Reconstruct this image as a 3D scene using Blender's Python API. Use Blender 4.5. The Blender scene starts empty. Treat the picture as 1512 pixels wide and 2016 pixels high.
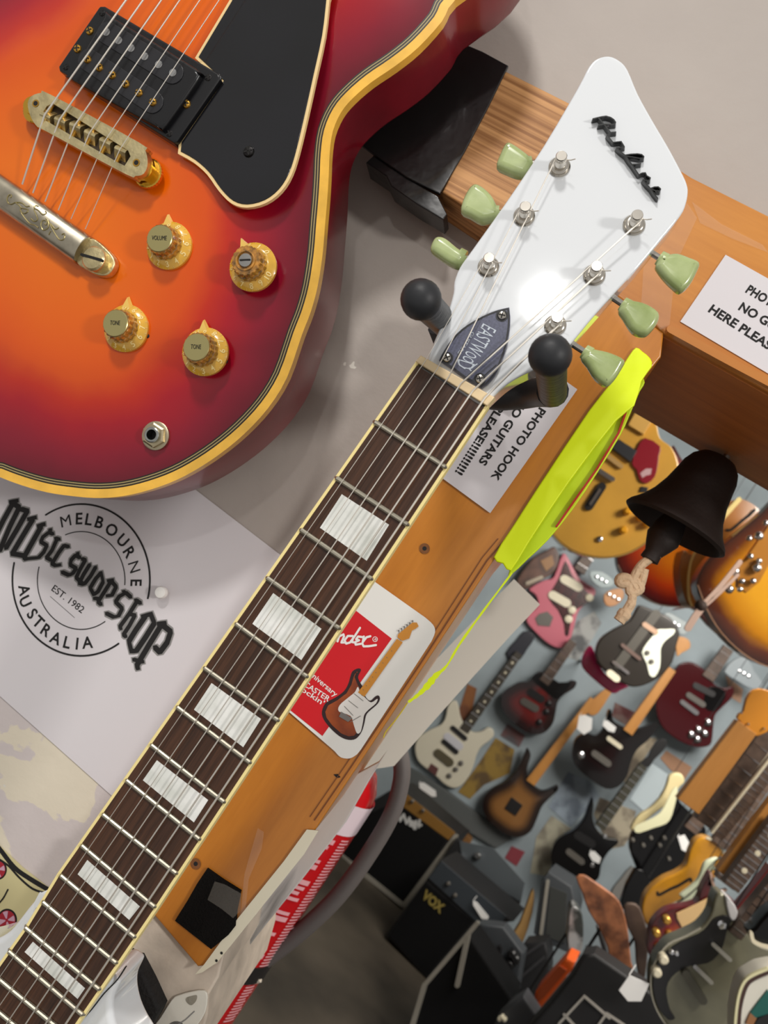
import bpy, bmesh, math, random
from mathutils import Vector, Matrix, geometry
random.seed(7)
PI = math.pi
scn = bpy.context.scene
COL = scn.collection

# ---------------------------------------------------------------- camera
FPX, CX, CY = 1550.0, 756.0, 1008.0
YAW, PITCH, ROLL = math.radians(10.5), math.radians(-2.0), math.radians(33.5)
CAMP = Vector((0, 0, 1.62))
_cy, _sy, _cp, _sp = math.cos(YAW), math.sin(YAW), math.cos(PITCH), math.sin(PITCH)
CF = Vector((-_sy*_cp, _cy*_cp, -_sp))
_r0 = Vector((_cy, _sy, 0)); _u0 = _r0.cross(CF)
CR = math.cos(ROLL)*_r0 + math.sin(ROLL)*_u0
CD = math.sin(ROLL)*_r0 - math.cos(ROLL)*_u0
cam = bpy.data.cameras.new('camera'); camo = bpy.data.objects.new('camera', cam); COL.objects.link(camo)
cam.sensor_fit = 'VERTICAL'; cam.sensor_height = 36.0; cam.lens = FPX/2016*36.0
cam.clip_start = 0.01; cam.clip_end = 50
m = Matrix((CR, -CD, -CF)).transposed().to_4x4(); m.translation = CAMP
camo.matrix_world = m
cam.dof.use_dof = True; cam.dof.focus_distance = 0.44; cam.dof.aperture_fstop = 13.0
scn.camera = camo

# ---------------------------------------------------------------- world, lamps, exposure
scn.view_settings.view_transform = 'Standard'; scn.view_settings.look = 'None'
scn.view_settings.gamma = 1.0; scn.view_settings.use_curve_mapping = False
scn.view_settings.exposure = 0.12
w = bpy.data.worlds.new('shop_air'); scn.world = w; w.use_nodes = True
bg = w.node_tree.nodes['Background']; bg.inputs[0].default_value = (1.0, 0.97, 0.93, 1); bg.inputs[1].default_value = 0.42
def area(name, loc, target, size, power, col=(1, .95, .88), size_y=None):
    l = bpy.data.lights.new(name, 'AREA'); l.energy = power; l.size = size; l.color = col; l.shape = 'DISK'
    if size_y: l.shape = 'RECTANGLE'; l.size_y = size_y
    o = bpy.data.objects.new(name, l); COL.objects.link(o); o.location = loc
    o.rotation_euler = (Vector(target)-Vector(loc)).to_track_quat('-Z', 'Y').to_euler()
    return o
area('ceiling_lamp_front', (-0.78, -1.0, 2.85), (0, .5, 1.7), 0.24, 17, (1, .97, .93))
area('ceiling_lamp_side', (1.45, -0.9, 2.45), (0.1, .5, 1.7), 0.25, 15, (1, .97, .93))
area('ceiling_lamp_spot', (-0.40, -1.82, 2.42), (-.06, .37, 1.76), 0.085, 3.2, (1, .98, .95))
area('added_fill_shop', (0.9, 2.3, 2.75), (0.9, 3.9, 0.6), 1.2, 48, (1, .95, .88))  # added unseen light that brightens the far room
area('added_fill_doorway', (0.9, 0.85, 2.9), (0.9, 2.6, 0.9), 0.6, 34, (1, .93, .84))  # added unseen light for the fronts of the nearer hanging guitars

def ray(px, py): return CF + CR*((px-CX)/FPX) + CD*((py-CY)/FPX)
def at_y(px, py, Y):
    d = ray(px, py); return CAMP + d*(Y/d.y)
def at_depth(px, py, d): return CAMP + ray(px, py)*d
def at_z(px, py, z):
    d = ray(px, py); return CAMP + d*((z-CAMP.z)/d.z)
class Frame:
    """a flat working plane: x to the right, y up, z towards the room"""
    def __init__(s, o, lean=0.0, yaw=0.0):
        s.o = Vector(o)
        ex = Vector((math.cos(yaw), math.sin(yaw), 0)); n = Vector((math.sin(yaw), -math.cos(yaw), 0))
        l = math.radians(lean)
        s.ex = ex; s.ey = (Vector((0, 0, 1))*math.cos(l) + n*math.sin(l)).normalized(); s.ez = s.ex.cross(s.ey)
        s.m = Matrix((s.ex, s.ey, s.ez)).transposed().to_4x4(); s.m.translation = s.o
    def p(s, px, py, h=0.0):
        d = ray(px, py); t = (s.ez.dot(s.o-CAMP)+h)/s.ez.dot(d); q = CAMP + d*t - s.o
        return Vector((s.ex.dot(q), s.ey.dot(q), h))
    def l(s, pts, h=0.0): return [s.p(x, y, h).xy for x, y in pts]
    def mm(s, px, py, npx, h=0.0):
        return npx*CF.dot(s.m @ s.p(px, py, h) - CAMP)/FPX
def Z(ox, oy, k): return lambda pts: [(ox+x/k, oy+y/k) for x, y in pts]

# ---------------------------------------------------------------- naming
def tag(o, label, cat, group=None):
    o['label'] = label; o['category'] = cat
    if group: o['group'] = group
    return o
def thing(name, label, cat, fr, group=None):
    o = bpy.data.objects.new(name, None); COL.objects.link(o); o.empty_display_size = .02
    o.matrix_world = fr.m if isinstance(fr, Frame) else Matrix.Translation(Vector(fr))
    return tag(o, label, cat, group)

# ---------------------------------------------------------------- mesh building
def smooth(pts, n=4, closed=True):
    out = []; N = len(pts); P = [Vector(p) for p in pts]
    rng = range(N if closed else N-1)
    for i in rng:
        if closed: a, b, c, d = P[i-1], P[i], P[(i+1) % N], P[(i+2) % N]
        else: a, b, c, d = P[max(i-1, 0)], P[i], P[i+1], P[min(i+2, N-1)]
        for k in range(n):
            t = k/n
            out.append(.5*((2*b)+(c-a)*t+(2*a-5*b+4*c-d)*t*t+(3*b-a-3*c+d)*t**3))
    if not closed: out.append(P[-1])
    return out
def ccw(pts):
    a = sum(pts[i-1][0]*pts[i][1]-pts[i][0]*pts[i-1][1] for i in range(len(pts)))
    return [Vector((p[0], p[1])) for p in (pts if a > 0 else pts[::-1])]
def inset(pts, d):
    out = []; N = len(pts)
    for i in range(N):
        a, b, c = pts[i-1], pts[i], pts[(i+1) % N]
        e = (b-a); f = (c-b)
        if e.length < 1e-9: e = f
        if f.length < 1e-9: f = e
        n1 = Vector((-e.y, e.x)).normalized(); n2 = Vector((-f.y, f.x)).normalized()
        n = n1+n2
        if n.length < 1e-6: n = n1
        n.normalize(); k = max(.5, n.dot(n1)); out.append(b+n*(d/k))
    return out
class M:
    def __init__(s): s.v = []; s.f = []; s.wn = False; s.k = 0
    def add(s, vs, fs):
        b = len(s.v); s.v += [Vector(v) for v in vs]; s.f += [tuple(b+i for i in f) for f in fs]; return s
    def loops(s, loops, cap0=True, cap1=True):
        n = len(loops[0]); vs = [v for L in loops for v in L]; fs = []
        for k in range(len(loops)-1):
            for i in range(n):
                j = (i+1) % n; fs.append((k*n+i, k*n+j, (k+1)*n+j, (k+1)*n+i))
        for on, k in ((cap0, 0), (cap1, len(loops)-1)):
            if on:
                for t in geometry.tessellate_polygon([[Vector((v[0], v[1], v[2])) for v in loops[k]]]): fs.append(tuple(k*n+i for i in t))
        return s.add(vs, fs)
    def prism(s, pts, z0, z1, r=0.0, both=False, steps=3):
        pts = ccw(pts); L = []; s.wn = s.wn or r > 0
        if r <= 0: L = [[(p.x, p.y, z0) for p in pts], [(p.x, p.y, z1) for p in pts]]
        else:
            if both:
                for k in range(steps+1):
                    a = PI/2*k/steps; q = inset(pts, r*(1-math.sin(a))); L.append([(p.x, p.y, z0+r*(1-math.cos(a))) for p in q])
            else: L.append([(p.x, p.y, z0) for p in pts])
            for k in range(steps+1):
                a = PI/2*k/steps; q = inset(pts, r*(1-math.cos(a))); L.append([(p.x, p.y, z1-r*(1-math.sin(a))) for p in q])
        return s.loops(L)
    def tube(s, pts, r, seg=10, cap=True):
        P = [Vector(p) for p in pts]; n = len(P); R = (list(r)+[r[-1]]*n)[:n] if isinstance(r, (list, tuple)) else [r]*n
        L = []; up = None
        for i in range(n):
            t = (P[min(i+1, n-1)]-P[max(i-1, 0)]).normalized()
            if up is None: up = t.orthogonal().normalized()
            up = (up-t*up.dot(t)).normalized(); b = t.cross(up)
            L.append([P[i]+(up*math.cos(2*PI*k/seg)+b*math.sin(2*PI*k/seg))*R[i] for k in range(seg)])
        vs = [v for l in L for v in l]; fs = []
        for k in range(n-1):
            for i in range(seg):
                j = (i+1) % seg; fs.append((k*seg+i, k*seg+j, (k+1)*seg+j, (k+1)*seg+i))
        if cap: fs.append(tuple(range(seg))); fs.append(tuple((n-1)*seg+i for i in range(seg)))
        return s.add(vs, fs)
    def lathe(s, prof, c=(0, 0, 0), axis=(0, 0, 1), seg=32, flute=0.0, nfl=0, cap=True):
        ax = Vector(axis).normalized(); u = ax.orthogonal().normalized() if abs(ax.z) < .999 else Vector((1, 0, 0)); b = ax.cross(u); c = Vector(c)
        L = []
        for r, z in prof:
            ring = []
            for k in range(seg):
                a = 2*PI*k/seg; rr = r*(1+(flute*math.cos(nfl*a) if nfl else 0)); ring.append(c+ax*z+(u*math.cos(a)+b*math.sin(a))*rr)
            L.append(ring)
        vs = [v for l in L for v in l]; fs = []
        for k in range(len(prof)-1):
            for i in range(seg):
                j = (i+1) % seg; fs.append((k*seg+i, k*seg+j, (k+1)*seg+j, (k+1)*seg+i))
        if cap:
            if prof[0][0] > 1e-7: fs.append(tuple(range(seg)))
            if prof[-1][0] > 1e-7: fs.append(tuple((len(prof)-1)*seg+i for i in range(seg)))
        return s.add(vs, fs)
    def ball(s, c, r, seg=14, sc=(1, 1, 1)):
        n0 = len(s.v); s.lathe([(max(r*math.sin(PI*k/10), 1e-8), -r*math.cos(PI*k/10)) for k in range(11)], (0, 0, 0), seg=seg, cap=False)
        for i in range(n0, len(s.v)):
            v = s.v[i]; s.v[i] = Vector((c[0]+v.x*sc[0], c[1]+v.y*sc[1], c[2]+v.z*sc[2]))
        return s
    def box(s, a, b):
        (x0, y0, z0), (x1, y1, z1) = a, b
        return s.add([(x0, y0, z0), (x1, y0, z0), (x1, y1, z0), (x0, y1, z0), (x0, y0, z1), (x1, y0, z1), (x1, y1, z1), (x0, y1, z1)],
                     [(0, 3, 2, 1), (4, 5, 6, 7), (0, 1, 5, 4), (1, 2, 6, 5), (2, 3, 7, 6), (3, 0, 4, 7)])
    def stroke(s, pts, wd, z0, z1, taper=None):
        """a raised line of width wd, round joints"""
        P = [Vector(p) for p in pts]
        if z1-z0 < .0005:                       # printed line: top faces only
            for i in range(len(P)-1):
                d = P[i+1]-P[i]
                if d.length < 1e-9: continue
                n = Vector((-d.y, d.x)).normalized()*wd/2; s.k += 1; z = z1+2e-6*s.k
                s.add([(q.x, q.y, z) for q in (P[i]-n, P[i+1]-n, P[i+1]+n, P[i]+n)], [(0, 1, 2, 3)])
            for p in P: s.k += 1; s.ring(p, 0, wd/2, z1+2e-6*s.k, 12)
            return s
        for i in range(len(P)-1):
            d = P[i+1]-P[i]; z1 += 2e-6
            if d.length < 1e-9: continue
            n = Vector((-d.y, d.x)).normalized()*wd/2
            k = taper or 1.0
            s.loops([[(q.x, q.y, z0) for q in (P[i]-n, P[i+1]-n, P[i+1]+n, P[i]+n)], [(q.x, q.y, z1) for q in (P[i]-n*k, P[i+1]-n*k, P[i+1]+n*k, P[i]+n*k)]])
        for i, p in enumerate(P): s.lathe([(wd/2, z0), (wd/2*(taper or 1), z1+2e-6*(i+1))], (p.x, p.y, 0), seg=10)
        return s
    def nib(s, a, b, wd, z):
        """flat pen stroke with pointed ends"""
        a = Vector(a); b = Vector(b); pts = []
        for p in (a, b):
            for dx, dy in ((1, 0), (0, 1), (-1, 0), (0, -1)): pts.append(Vector((p.x+dx*wd*.62, p.y+dy*wd*.62)))
        hull = geometry.convex_hull_2d(pts); q = [pts[i] for i in hull]
        return s.add([(p.x, p.y, z) for p in q], [tuple(range(len(q)))])
    def flat(s, pts, z):
        pts = ccw(pts); return s.add([(p.x, p.y, z) for p in pts], [t for t in geometry.tessellate_polygon([[Vector((p.x, p.y, 0)) for p in pts]])])
    def ring(s, c, r0, r1, z, seg=32, a0=0, a1=2*PI):
        vs = []; fs = []
        for k in range(seg+1):
            a = a0+(a1-a0)*k/seg
            for r in (r0, r1): vs.append((c[0]+r*math.cos(a), c[1]+r*math.sin(a), z))
        for k in range(seg): fs.append((2*k, 2*k+1, 2*k+3, 2*k+2))
        return s.add(vs, fs)
    def text(s, txt, p0, p1, cap, z, bold=0.0, fit=True):
        """letters from p0 to p1 along the baseline, capital height cap; fit=False keeps natural width from p0"""
        vs, fs, wd = glyphs(txt, bold); p0 = Vector(p0[:2]); p1 = Vector(p1[:2]); d = (p1-p0); ln = d.length; d.normalize(); n = Vector((-d.y, d.x))
        kx = ln/wd if fit else cap
        return s.add([(p0.x+d.x*x*kx+n.x*y*cap, p0.y+d.y*x*kx+n.y*y*cap, z) for x, y in vs], fs)
    def build(s, name, mat, parent=None, sm=True, ang=35):
        me = bpy.data.meshes.new(name); me.from_pydata(s.v, [], s.f); me.validate()
        bm = bmesh.new(); bm.from_mesh(me); bmesh.ops.recalc_face_normals(bm, faces=bm.faces); bm.to_mesh(me); bm.free()
        if sm: me.shade_smooth(); me.set_sharp_from_angle(angle=math.radians(ang))
        me.materials.append(mat); o = bpy.data.objects.new(name, me); COL.objects.link(o)
        if s.wn and sm: md = o.modifiers.new('even_shading', 'WEIGHTED_NORMAL'); md.keep_sharp = True; md.weight = 100
        if parent is not None: o.parent = parent
        return o
_gl = {}
def glyphs(txt, bold):
    k = (txt, bold)
    if k not in _gl:
        c = bpy.data.curves.new('letters', 'FONT'); c.body = txt; c.size = 1.0; c.offset = bold; c.resolution_u = 3
        o = bpy.data.objects.new('letters', c); COL.objects.link(o)
        dg = bpy.context.evaluated_depsgraph_get(); me = bpy.data.meshes.new_from_object(o.evaluated_get(dg))
        H = capheight()
        x0 = min(v.co.x for v in me.vertices); x1 = max(v.co.x for v in me.vertices)
        _gl[k] = ([((v.co.x-x0)/H, v.co.y/H) for v in me.vertices], [tuple(p.vertices) for p in me.polygons], (x1-x0)/H)
        bpy.data.objects.remove(o); bpy.data.curves.remove(c); bpy.data.meshes.remove(me)
    return _gl[k]
_ch = []
def capheight():
    if not _ch:
        c = bpy.data.curves.new('letters', 'FONT'); c.body = 'H'; c.size = 1.0; o = bpy.data.objects.new('letters', c); COL.objects.link(o)
        me = bpy.data.meshes.new_from_object(o.evaluated_get(bpy.context.evaluated_depsgraph_get()))
        _ch.append(max(v.co.y for v in me.vertices)); bpy.data.objects.remove(o); bpy.data.curves.remove(c); bpy.data.meshes.remove(me)
    return _ch[0]
def edge_dist(p, P):
    best = 9
    for i in range(len(P)):
        a, b = P[i-1], P[i]; ab = b-a; L = ab.length_squared
        t = 0 if L == 0 else max(0, min(1, (p-a).dot(ab)/L)); d = (a+ab*t-p).length
        if d < best: best = d
    return best
def carved(outline, step, zfun, name, mat, parent):
    """domed plate over an outline; each vertex keeps how far it lies from the rim (for the burst finish)"""
    P = ccw(outline); vs = list(P); n = len(P)
    x0 = min(p.x for p in P); x1 = max(p.x for p in P); y0 = min(p.y for p in P); y1 = max(p.y for p in P)
    y = y0; row = 0
    while y < y1:
        x = x0+(step/2 if row % 2 else 0)
        while x < x1:
            q = Vector((x, y))
            ins = False
            for i in range(n):
                a, b = P[i-1], P[i]
                if (a.y > q.y) != (b.y > q.y) and q.x < (b.x-a.x)*(q.y-a.y)/(b.y-a.y)+a.x: ins = not ins
            if ins and edge_dist(q, P) > step*.5: vs.append(q)
            x += step
        y += step*.87; row += 1
    r = geometry.delaunay_2d_cdt(vs, [], [list(range(n))], 1, 1e-7)
    V, F = r[0], r[2]; D = [edge_dist(v, P) for v in V]
    me = bpy.data.meshes.new(name); me.from_pydata([(v.x, v.y, zfun(d)) for v, d in zip(V, D)], [], F)
    bm = bmesh.new(); bm.from_mesh(me); bmesh.ops.recalc_face_normals(bm, faces=bm.faces)
    if sum(f.normal.z for f in bm.faces) < 0: bmesh.ops.reverse_faces(bm, faces=bm.faces)
    bm.to_mesh(me); bm.free()
    at = me.attributes.new('rim', 'FLOAT', 'POINT'); at.data.foreach_set('value', D)
    me.shade_smooth(); me.materials.append(mat); o = bpy.data.objects.new(name, me); COL.objects.link(o); o.parent = parent
    return o

# ---------------------------------------------------------------- materials
def lin(c): return tuple(((v/255)/12.92 if v/255 <= .04045 else ((v/255+.055)/1.055)**2.4) for v in c)+(1,)
def pm(name, c, rough=.5, metal=0.0, coat=0.0, var=0.0, vs=30, bump=0.0, bs=200, alpha=1.0, aniso=(1, 1, 1), c2=None, thr=None, spec=.5):
    m = bpy.data.materials.new(name); m.use_nodes = True; nt = m.node_tree; b = nt.nodes['Principled BSDF']
    b.inputs['Base Color'].default_value = lin(c); b.inputs['Roughness'].default_value = rough; b.inputs['Metallic'].default_value = metal
    b.inputs['Coat Weight'].default_value = coat; b.inputs['Coat Roughness'].default_value = .06; b.inputs['Alpha'].default_value = alpha
    b.inputs['Specular IOR Level'].default_value = spec
    tc = nt.nodes.new('ShaderNodeTexCoord'); mp = nt.nodes.new('ShaderNodeMapping'); nt.links.new(tc.outputs['Object'], mp.inputs[0]); mp.inputs['Scale'].default_value = aniso
    if var or c2:
        n = nt.nodes.new('ShaderNodeTexNoise'); n.inputs['Scale'].default_value = vs; n.inputs['Detail'].default_value = 5; nt.links.new(mp.outputs[0], n.inputs['Vector'])
        r = nt.nodes.new('ShaderNodeValToRGB'); nt.links.new(n.outputs[0], r.inputs[0])
        t0, t1 = thr or (.3, .7)
        r.color_ramp.elements[0].position = t0; r.color_ramp.elements[1].position = t1
        cc = c2 or tuple(min(255, v*(1+var)) for v in c); c0 = c if c2 else tuple(v*(1-var) for v in c)
        r.color_ramp.elements[0].color = lin(c0); r.color_ramp.elements[1].color = lin(cc)
        nt.links.new(r.outputs[0], b.inputs['Base Color'])
    if bump:
        n2 = nt.nodes.new('ShaderNodeTexNoise'); n2.inputs['Scale'].default_value = bs; n2.inputs['Detail'].default_value = 4; nt.links.new(mp.outputs[0], n2.inputs['Vector'])
        bp = nt.nodes.new('ShaderNodeBump'); bp.inputs['Strength'].default_value = bump; bp.inputs['Distance'].default_value = .002
        nt.links.new(n2.outputs[0], bp.inputs['Height']); nt.links.new(bp.outputs[0], b.inputs['Normal'])
    return m
def burst(name, stops, rough=.25, coat=.6, fig=.0):
    """lacquer finish whose colour runs inwards from the rim; stops = [(metres, rgb)...]"""
    m = bpy.data.materials.new(name); m.use_nodes = True; nt = m.node_tree; b = nt.nodes['Principled BSDF']
    a = nt.nodes.new('ShaderNodeAttribute'); a.attribute_name = 'rim'
    mx = stops[-1][0]; r = nt.nodes.new('ShaderNodeValToRGB'); e = r.color_ramp.elements
    tc = nt.nodes.new('ShaderNodeTexCoord'); n = nt.nodes.new('ShaderNodeTexNoise'); n.inputs['Scale'].default_value = 14; n.inputs['Detail'].default_value = 4
    nt.links.new(tc.outputs['Object'], n.inputs['Vector'])
    s1 = nt.nodes.new('ShaderNodeMath'); s1.operation = 'MULTIPLY_ADD'; nt.links.new(n.outputs[0], s1.inputs[0]); s1.inputs[1].default_value = .028*fig; s1.inputs[2].default_value = -.014*fig
    s2 = nt.nodes.new('ShaderNodeMath'); s2.operation = 'ADD'; nt.links.new(a.outputs['Fac'], s2.inputs[0]); nt.links.new(s1.outputs[0], s2.inputs[1])
    mu = nt.nodes.new('ShaderNodeMath'); mu.operation = 'DIVIDE'; mu.inputs[1].default_value = mx; nt.links.new(s2.outputs[0], mu.inputs[0]); nt.links.new(mu.outputs[0], r.inputs[0])
    while len(e) < len(stops): e.new(.5)
    for k, (d, c) in enumerate(stops): e[k].position = d/mx; e[k].color = lin(c)
    nt.links.new(r.outputs[0], b.inputs['Base Color']); b.inputs['Roughness'].default_value = rough; b.inputs['Coat Weight'].default_value = coat; b.inputs['Coat Roughness'].default_value = .04
    return m
def wood(name, c1, c2, rough=.4, along='y', scale=9.0, stretch=.06, thr=(.25, .75), coat=.0, fine=.3):
    m = bpy.data.materials.new(name); m.use_nodes = True; nt = m.node_tree; b = nt.nodes['Principled BSDF']
    tc = nt.nodes.new('ShaderNodeTexCoord'); mp = nt.nodes.new('ShaderNodeMapping'); nt.links.new(tc.outputs['Object'], mp.inputs[0])
    mp.inputs['Scale'].default_value = {'y': (1, stretch, 1), 'x': (stretch, 1, 1), 'z': (1, 1, stretch)}[along]
    n = nt.nodes.new('ShaderNodeTexNoise'); n.inputs['Scale'].default_value = scale; n.inputs['Detail'].default_value = 8; n.inputs['Distortion'].default_value = .6; nt.links.new(mp.outputs[0], n.inputs['Vector'])
    n3 = nt.nodes.new('ShaderNodeTexNoise'); n3.inputs['Scale'].default_value = scale*14; n3.inputs['Detail'].default_value = 3; nt.links.new(mp.outputs[0], n3.inputs['Vector'])
    mx = nt.nodes.new('ShaderNodeMix'); mx.data_type = 'FLOAT'; mx.inputs[0].default_value = fine; nt.links.new(n.outputs[0], mx.inputs[2]); nt.links.new(n3.outputs[0], mx.inputs[3])
    r = nt.nodes.new('ShaderNodeValToRGB'); nt.links.new(mx.outputs[0], r.inputs[0])
    r.color_ramp.elements[0].position = thr[0]; r.color_ramp.elements[1].position = thr[1]; r.color_ramp.elements[0].color = lin(c1); r.color_ramp.elements[1].color = lin(c2)
    nt.links.new(r.outputs[0], b.inputs['Base Color']); b.inputs['Roughness'].default_value = rough; b.inputs['Coat Weight'].default_value = coat; b.inputs['Coat Roughness'].default_value = .15
    return m

# ================================================================ SETTING
WY, PY_, RY = 0.545, 0.505, 0.672           # plaster face, timber face, back of the opening
def struct(o): o['kind'] = 'structure'; return o
FLOORZ = .32
FW = Frame((0, WY, 1.62)); FP = Frame((0, PY_, 1.62))
def plaster(name, base, lilac, cream, grey):
    m = bpy.data.materials.new(name); m.use_nodes = True; nt = m.node_tree; b = nt.nodes['Principled BSDF']; b.inputs['Roughness'].default_value = .62
    tc = nt.nodes.new('ShaderNodeTexCoord')
    def noise(sc, det=5, dist=0.0):
        n = nt.nodes.new('ShaderNodeTexNoise'); n.inputs['Scale'].default_value = sc; n.inputs['Detail'].default_value = det; n.inputs['Distortion'].default_value = dist; nt.links.new(tc.outputs['Object'], n.inputs['Vector']); return n.outputs[0]
    def ramp(src, a, z, c0, c1):
        r = nt.nodes.new('ShaderNodeValToRGB'); r.color_ramp.elements[0].position = a; r.color_ramp.elements[1].position = z
        r.color_ramp.elements[0].color = c0; r.color_ramp.elements[1].color = c1; nt.links.new(src, r.inputs[0]); return r.outputs[0]
    def mix(f, a, c):
        x = nt.nodes.new('ShaderNodeMix'); x.data_type = 'RGBA'; nt.links.new(f, x.inputs[0]); nt.links.new(a, x.inputs[6]); nt.links.new(c, x.inputs[7]); return x.outputs[2]
    K0, K1 = (0, 0, 0, 1), (1, 1, 1, 1)
    top = ramp(noise(7), .3, .7, lin(grey), lin(base))
    peel = ramp(noise(9, 6, .4), .47, .475, lin(cream), lin(lilac))
    sx = nt.nodes.new('ShaderNodeSeparateXYZ'); nt.links.new(tc.outputs['Object'], sx.inputs[0])
    mr = nt.nodes.new('ShaderNodeMapRange'); mr.inputs[1].default_value = -.10; mr.inputs[2].default_value = -.13; nt.links.new(sx.outputs[1], mr.inputs[0])
    c = mix(mr.outputs[0], top, peel)
    spots = ramp(noise(46, 3), .735, .745, K0, K1); white = ramp(noise(3), 0, 1, lin((214, 208, 198)), lin((222, 216, 206))); c = mix(spots, c, white)
    nt.links.new(c, b.inputs['Base Color'])
    bp = nt.nodes.new('ShaderNodeBump'); bp.inputs['Strength'].default_value = .35; bp.inputs['Distance'].default_value = .003; nt.links.new(noise(40, 6), bp.inputs['Height']); nt.links.new(bp.outputs[0], b.inputs['Normal'])
    return m
PLASTER = plaster('painted_plaster', (180, 171, 163), (204, 194, 192), (220, 210, 190), (170, 161, 154))
jamb = at_y(935, 1165, PY_)
XJ = jamb.x; ZL = at_y(1410, 712, PY_).z
wm = M(); wm.box((-1.6, -1.62, -.127), (XJ-.012, 1.4, 0)); wm.box((XJ-.012, ZL-1.62+.012, -.127), (2.2, 1.4, 0))
struct(wm.build('wall_front', PLASTER, sm=False)).matrix_world = FW.m

ORANGE = wood('honey_pine', (170, 100, 28), (218, 142, 52), .32, 'y', 26, .10, (.25, .8), .35, .2)
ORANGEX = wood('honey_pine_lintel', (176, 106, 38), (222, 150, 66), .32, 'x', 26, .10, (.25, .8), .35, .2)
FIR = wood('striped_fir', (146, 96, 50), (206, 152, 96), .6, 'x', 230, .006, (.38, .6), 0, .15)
SOFFITW = wood('shaded_soffit_pine', (150, 84, 38), (204, 128, 64), .5, 'x', 40, .06, (.25, .75), .1, .2)  # the lintel's honey pine, soffit shade put into a darker colour
# post
post_px = [(1030, 480), (1180, 560), (1307, 655), (1302, 702), (1180, 850), (969, 1107), (700, 1515), (620, 1635), (403, 1902), (389, 1904), (303, 1803), (215, 1700), (330, 1560), (780, 870)]
pm_ = M(); pm_.prism(FP.l(post_px), -.165, 0, .0015); o = struct(pm_.build('trim_1', ORANGE)); o.matrix_world = FP.m
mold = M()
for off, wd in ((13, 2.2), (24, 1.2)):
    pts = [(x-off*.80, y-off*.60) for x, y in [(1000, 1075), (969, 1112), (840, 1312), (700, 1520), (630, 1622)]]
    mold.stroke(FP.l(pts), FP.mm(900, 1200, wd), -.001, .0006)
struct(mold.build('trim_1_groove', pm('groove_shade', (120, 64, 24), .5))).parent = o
lin_px = [(1100, 440), (1228, 264), (1362, 350), (1512, 425), (2400, 872), (2400, 1275), (1512, 772), (1307, 657), (1180, 560)]
o = struct(M().prism(FP.l(lin_px), -.165, .001, .002).build('trim_2', ORANGEX)); o.matrix_world = FP.m
# soffit board under the lintel and dark jamb lining
sb = M().box((XJ-.003, ZL-1.62-.0015, -.17), (1.2, ZL-1.62+.02, -.004)); o = struct(sb.build('trim_3', SOFFITW, sm=False)); o.matrix_world = FP.m
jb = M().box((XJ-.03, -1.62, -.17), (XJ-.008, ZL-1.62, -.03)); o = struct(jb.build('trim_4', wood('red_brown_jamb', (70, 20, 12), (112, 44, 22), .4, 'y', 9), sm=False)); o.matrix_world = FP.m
# ledge strip along the lintel's lower edge
led = M().stroke(FP.l([(1318, 652), (1420, 708), (1512, 757), (1640, 825)]), FP.mm(1400, 700, 20), 0, .004, .8)
o = struct(led.build('trim_5', wood('ledge_pine', (168, 96, 36), (208, 138, 62), .3, 'x', 7, .1, coat=.4))); o.matrix_world = FP.m
# striped fir beam end on the wall at the left
fir_px = [(870, 376), (985, 132), (1130, 205), (1232, 264), (1160, 420), (1030, 480), (962, 437)]
o = struct(M().prism(FP.l(fir_px), -.04, -.0005, .002).build('trim_6', FIR)); o.matrix_world = FP.m
# the beam carries on behind the black tape
o = struct(M().prism(FP.l([(720, 250), (880, 78), (990, 130), (872, 374), (845, 360)]), -.04, -.002).build('trim_7', FIR)); o.matrix_world = FP.m
struct(M().box((-1.4, -.3, FLOORZ-.3), (4.5, 7.0, FLOORZ)).build('floor', pm('worn_concrete', (64, 58, 50), .55, var=.35, vs=2.2, bump=.2, bs=60, spec=.3), sm=False))
FWALLY = 4.30
FF = Frame((0.9, FWALLY, 1.3))
o = struct(M().box((-2.4, -1.3, -.1), (3.4, 1.7, 0)).build('wall_far', pm('pale_blue_wall_paint', (150, 162, 168), .75, var=.12, vs=2, bump=.2, bs=30), sm=False)); o.matrix_world = FF.m
o = struct(M().box((-2.4, -1.3, 0), (-2.3, 1.7, 3.6)).build('wall_left', pm('grey_wall_paint', (120, 118, 112), .8), sm=False)); o.matrix_world = FF.m
o = struct(M().box((3.3, -1.3, 0), (3.4, 1.7, 3.6)).build('wall_right', pm('grey_side_paint', (120, 118, 112), .8), sm=False)); o.matrix_world = FF.m
o = struct(M().box((-2.4, 1.7, -.1), (3.4, 1.8, 3.6)).build('ceiling', pm('ceiling_paint', (200, 198, 190), .8), sm=False)); o.matrix_world = FF.m

# ================================================================ THINGS FIXED TO THE WALL AND TIMBER
PAPER = pm('white_paper', (216, 211, 214), .75, bump=.05, bs=60)
INK = pm('black_ink', (22, 20, 20), .8)
GREYINK = pm('grey_ink', (140, 138, 136), .8)
def sub(fr, px, py, h=0.0):
    g = Frame(fr.m @ fr.p(px, py, h)); g.ex, g.ey, g.ez = fr.ex, fr.ey, fr.ez
    g.m = Matrix((g.ex, g.ey, g.ez)).transposed().to_4x4(); g.m.translation = g.o; return g

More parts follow.
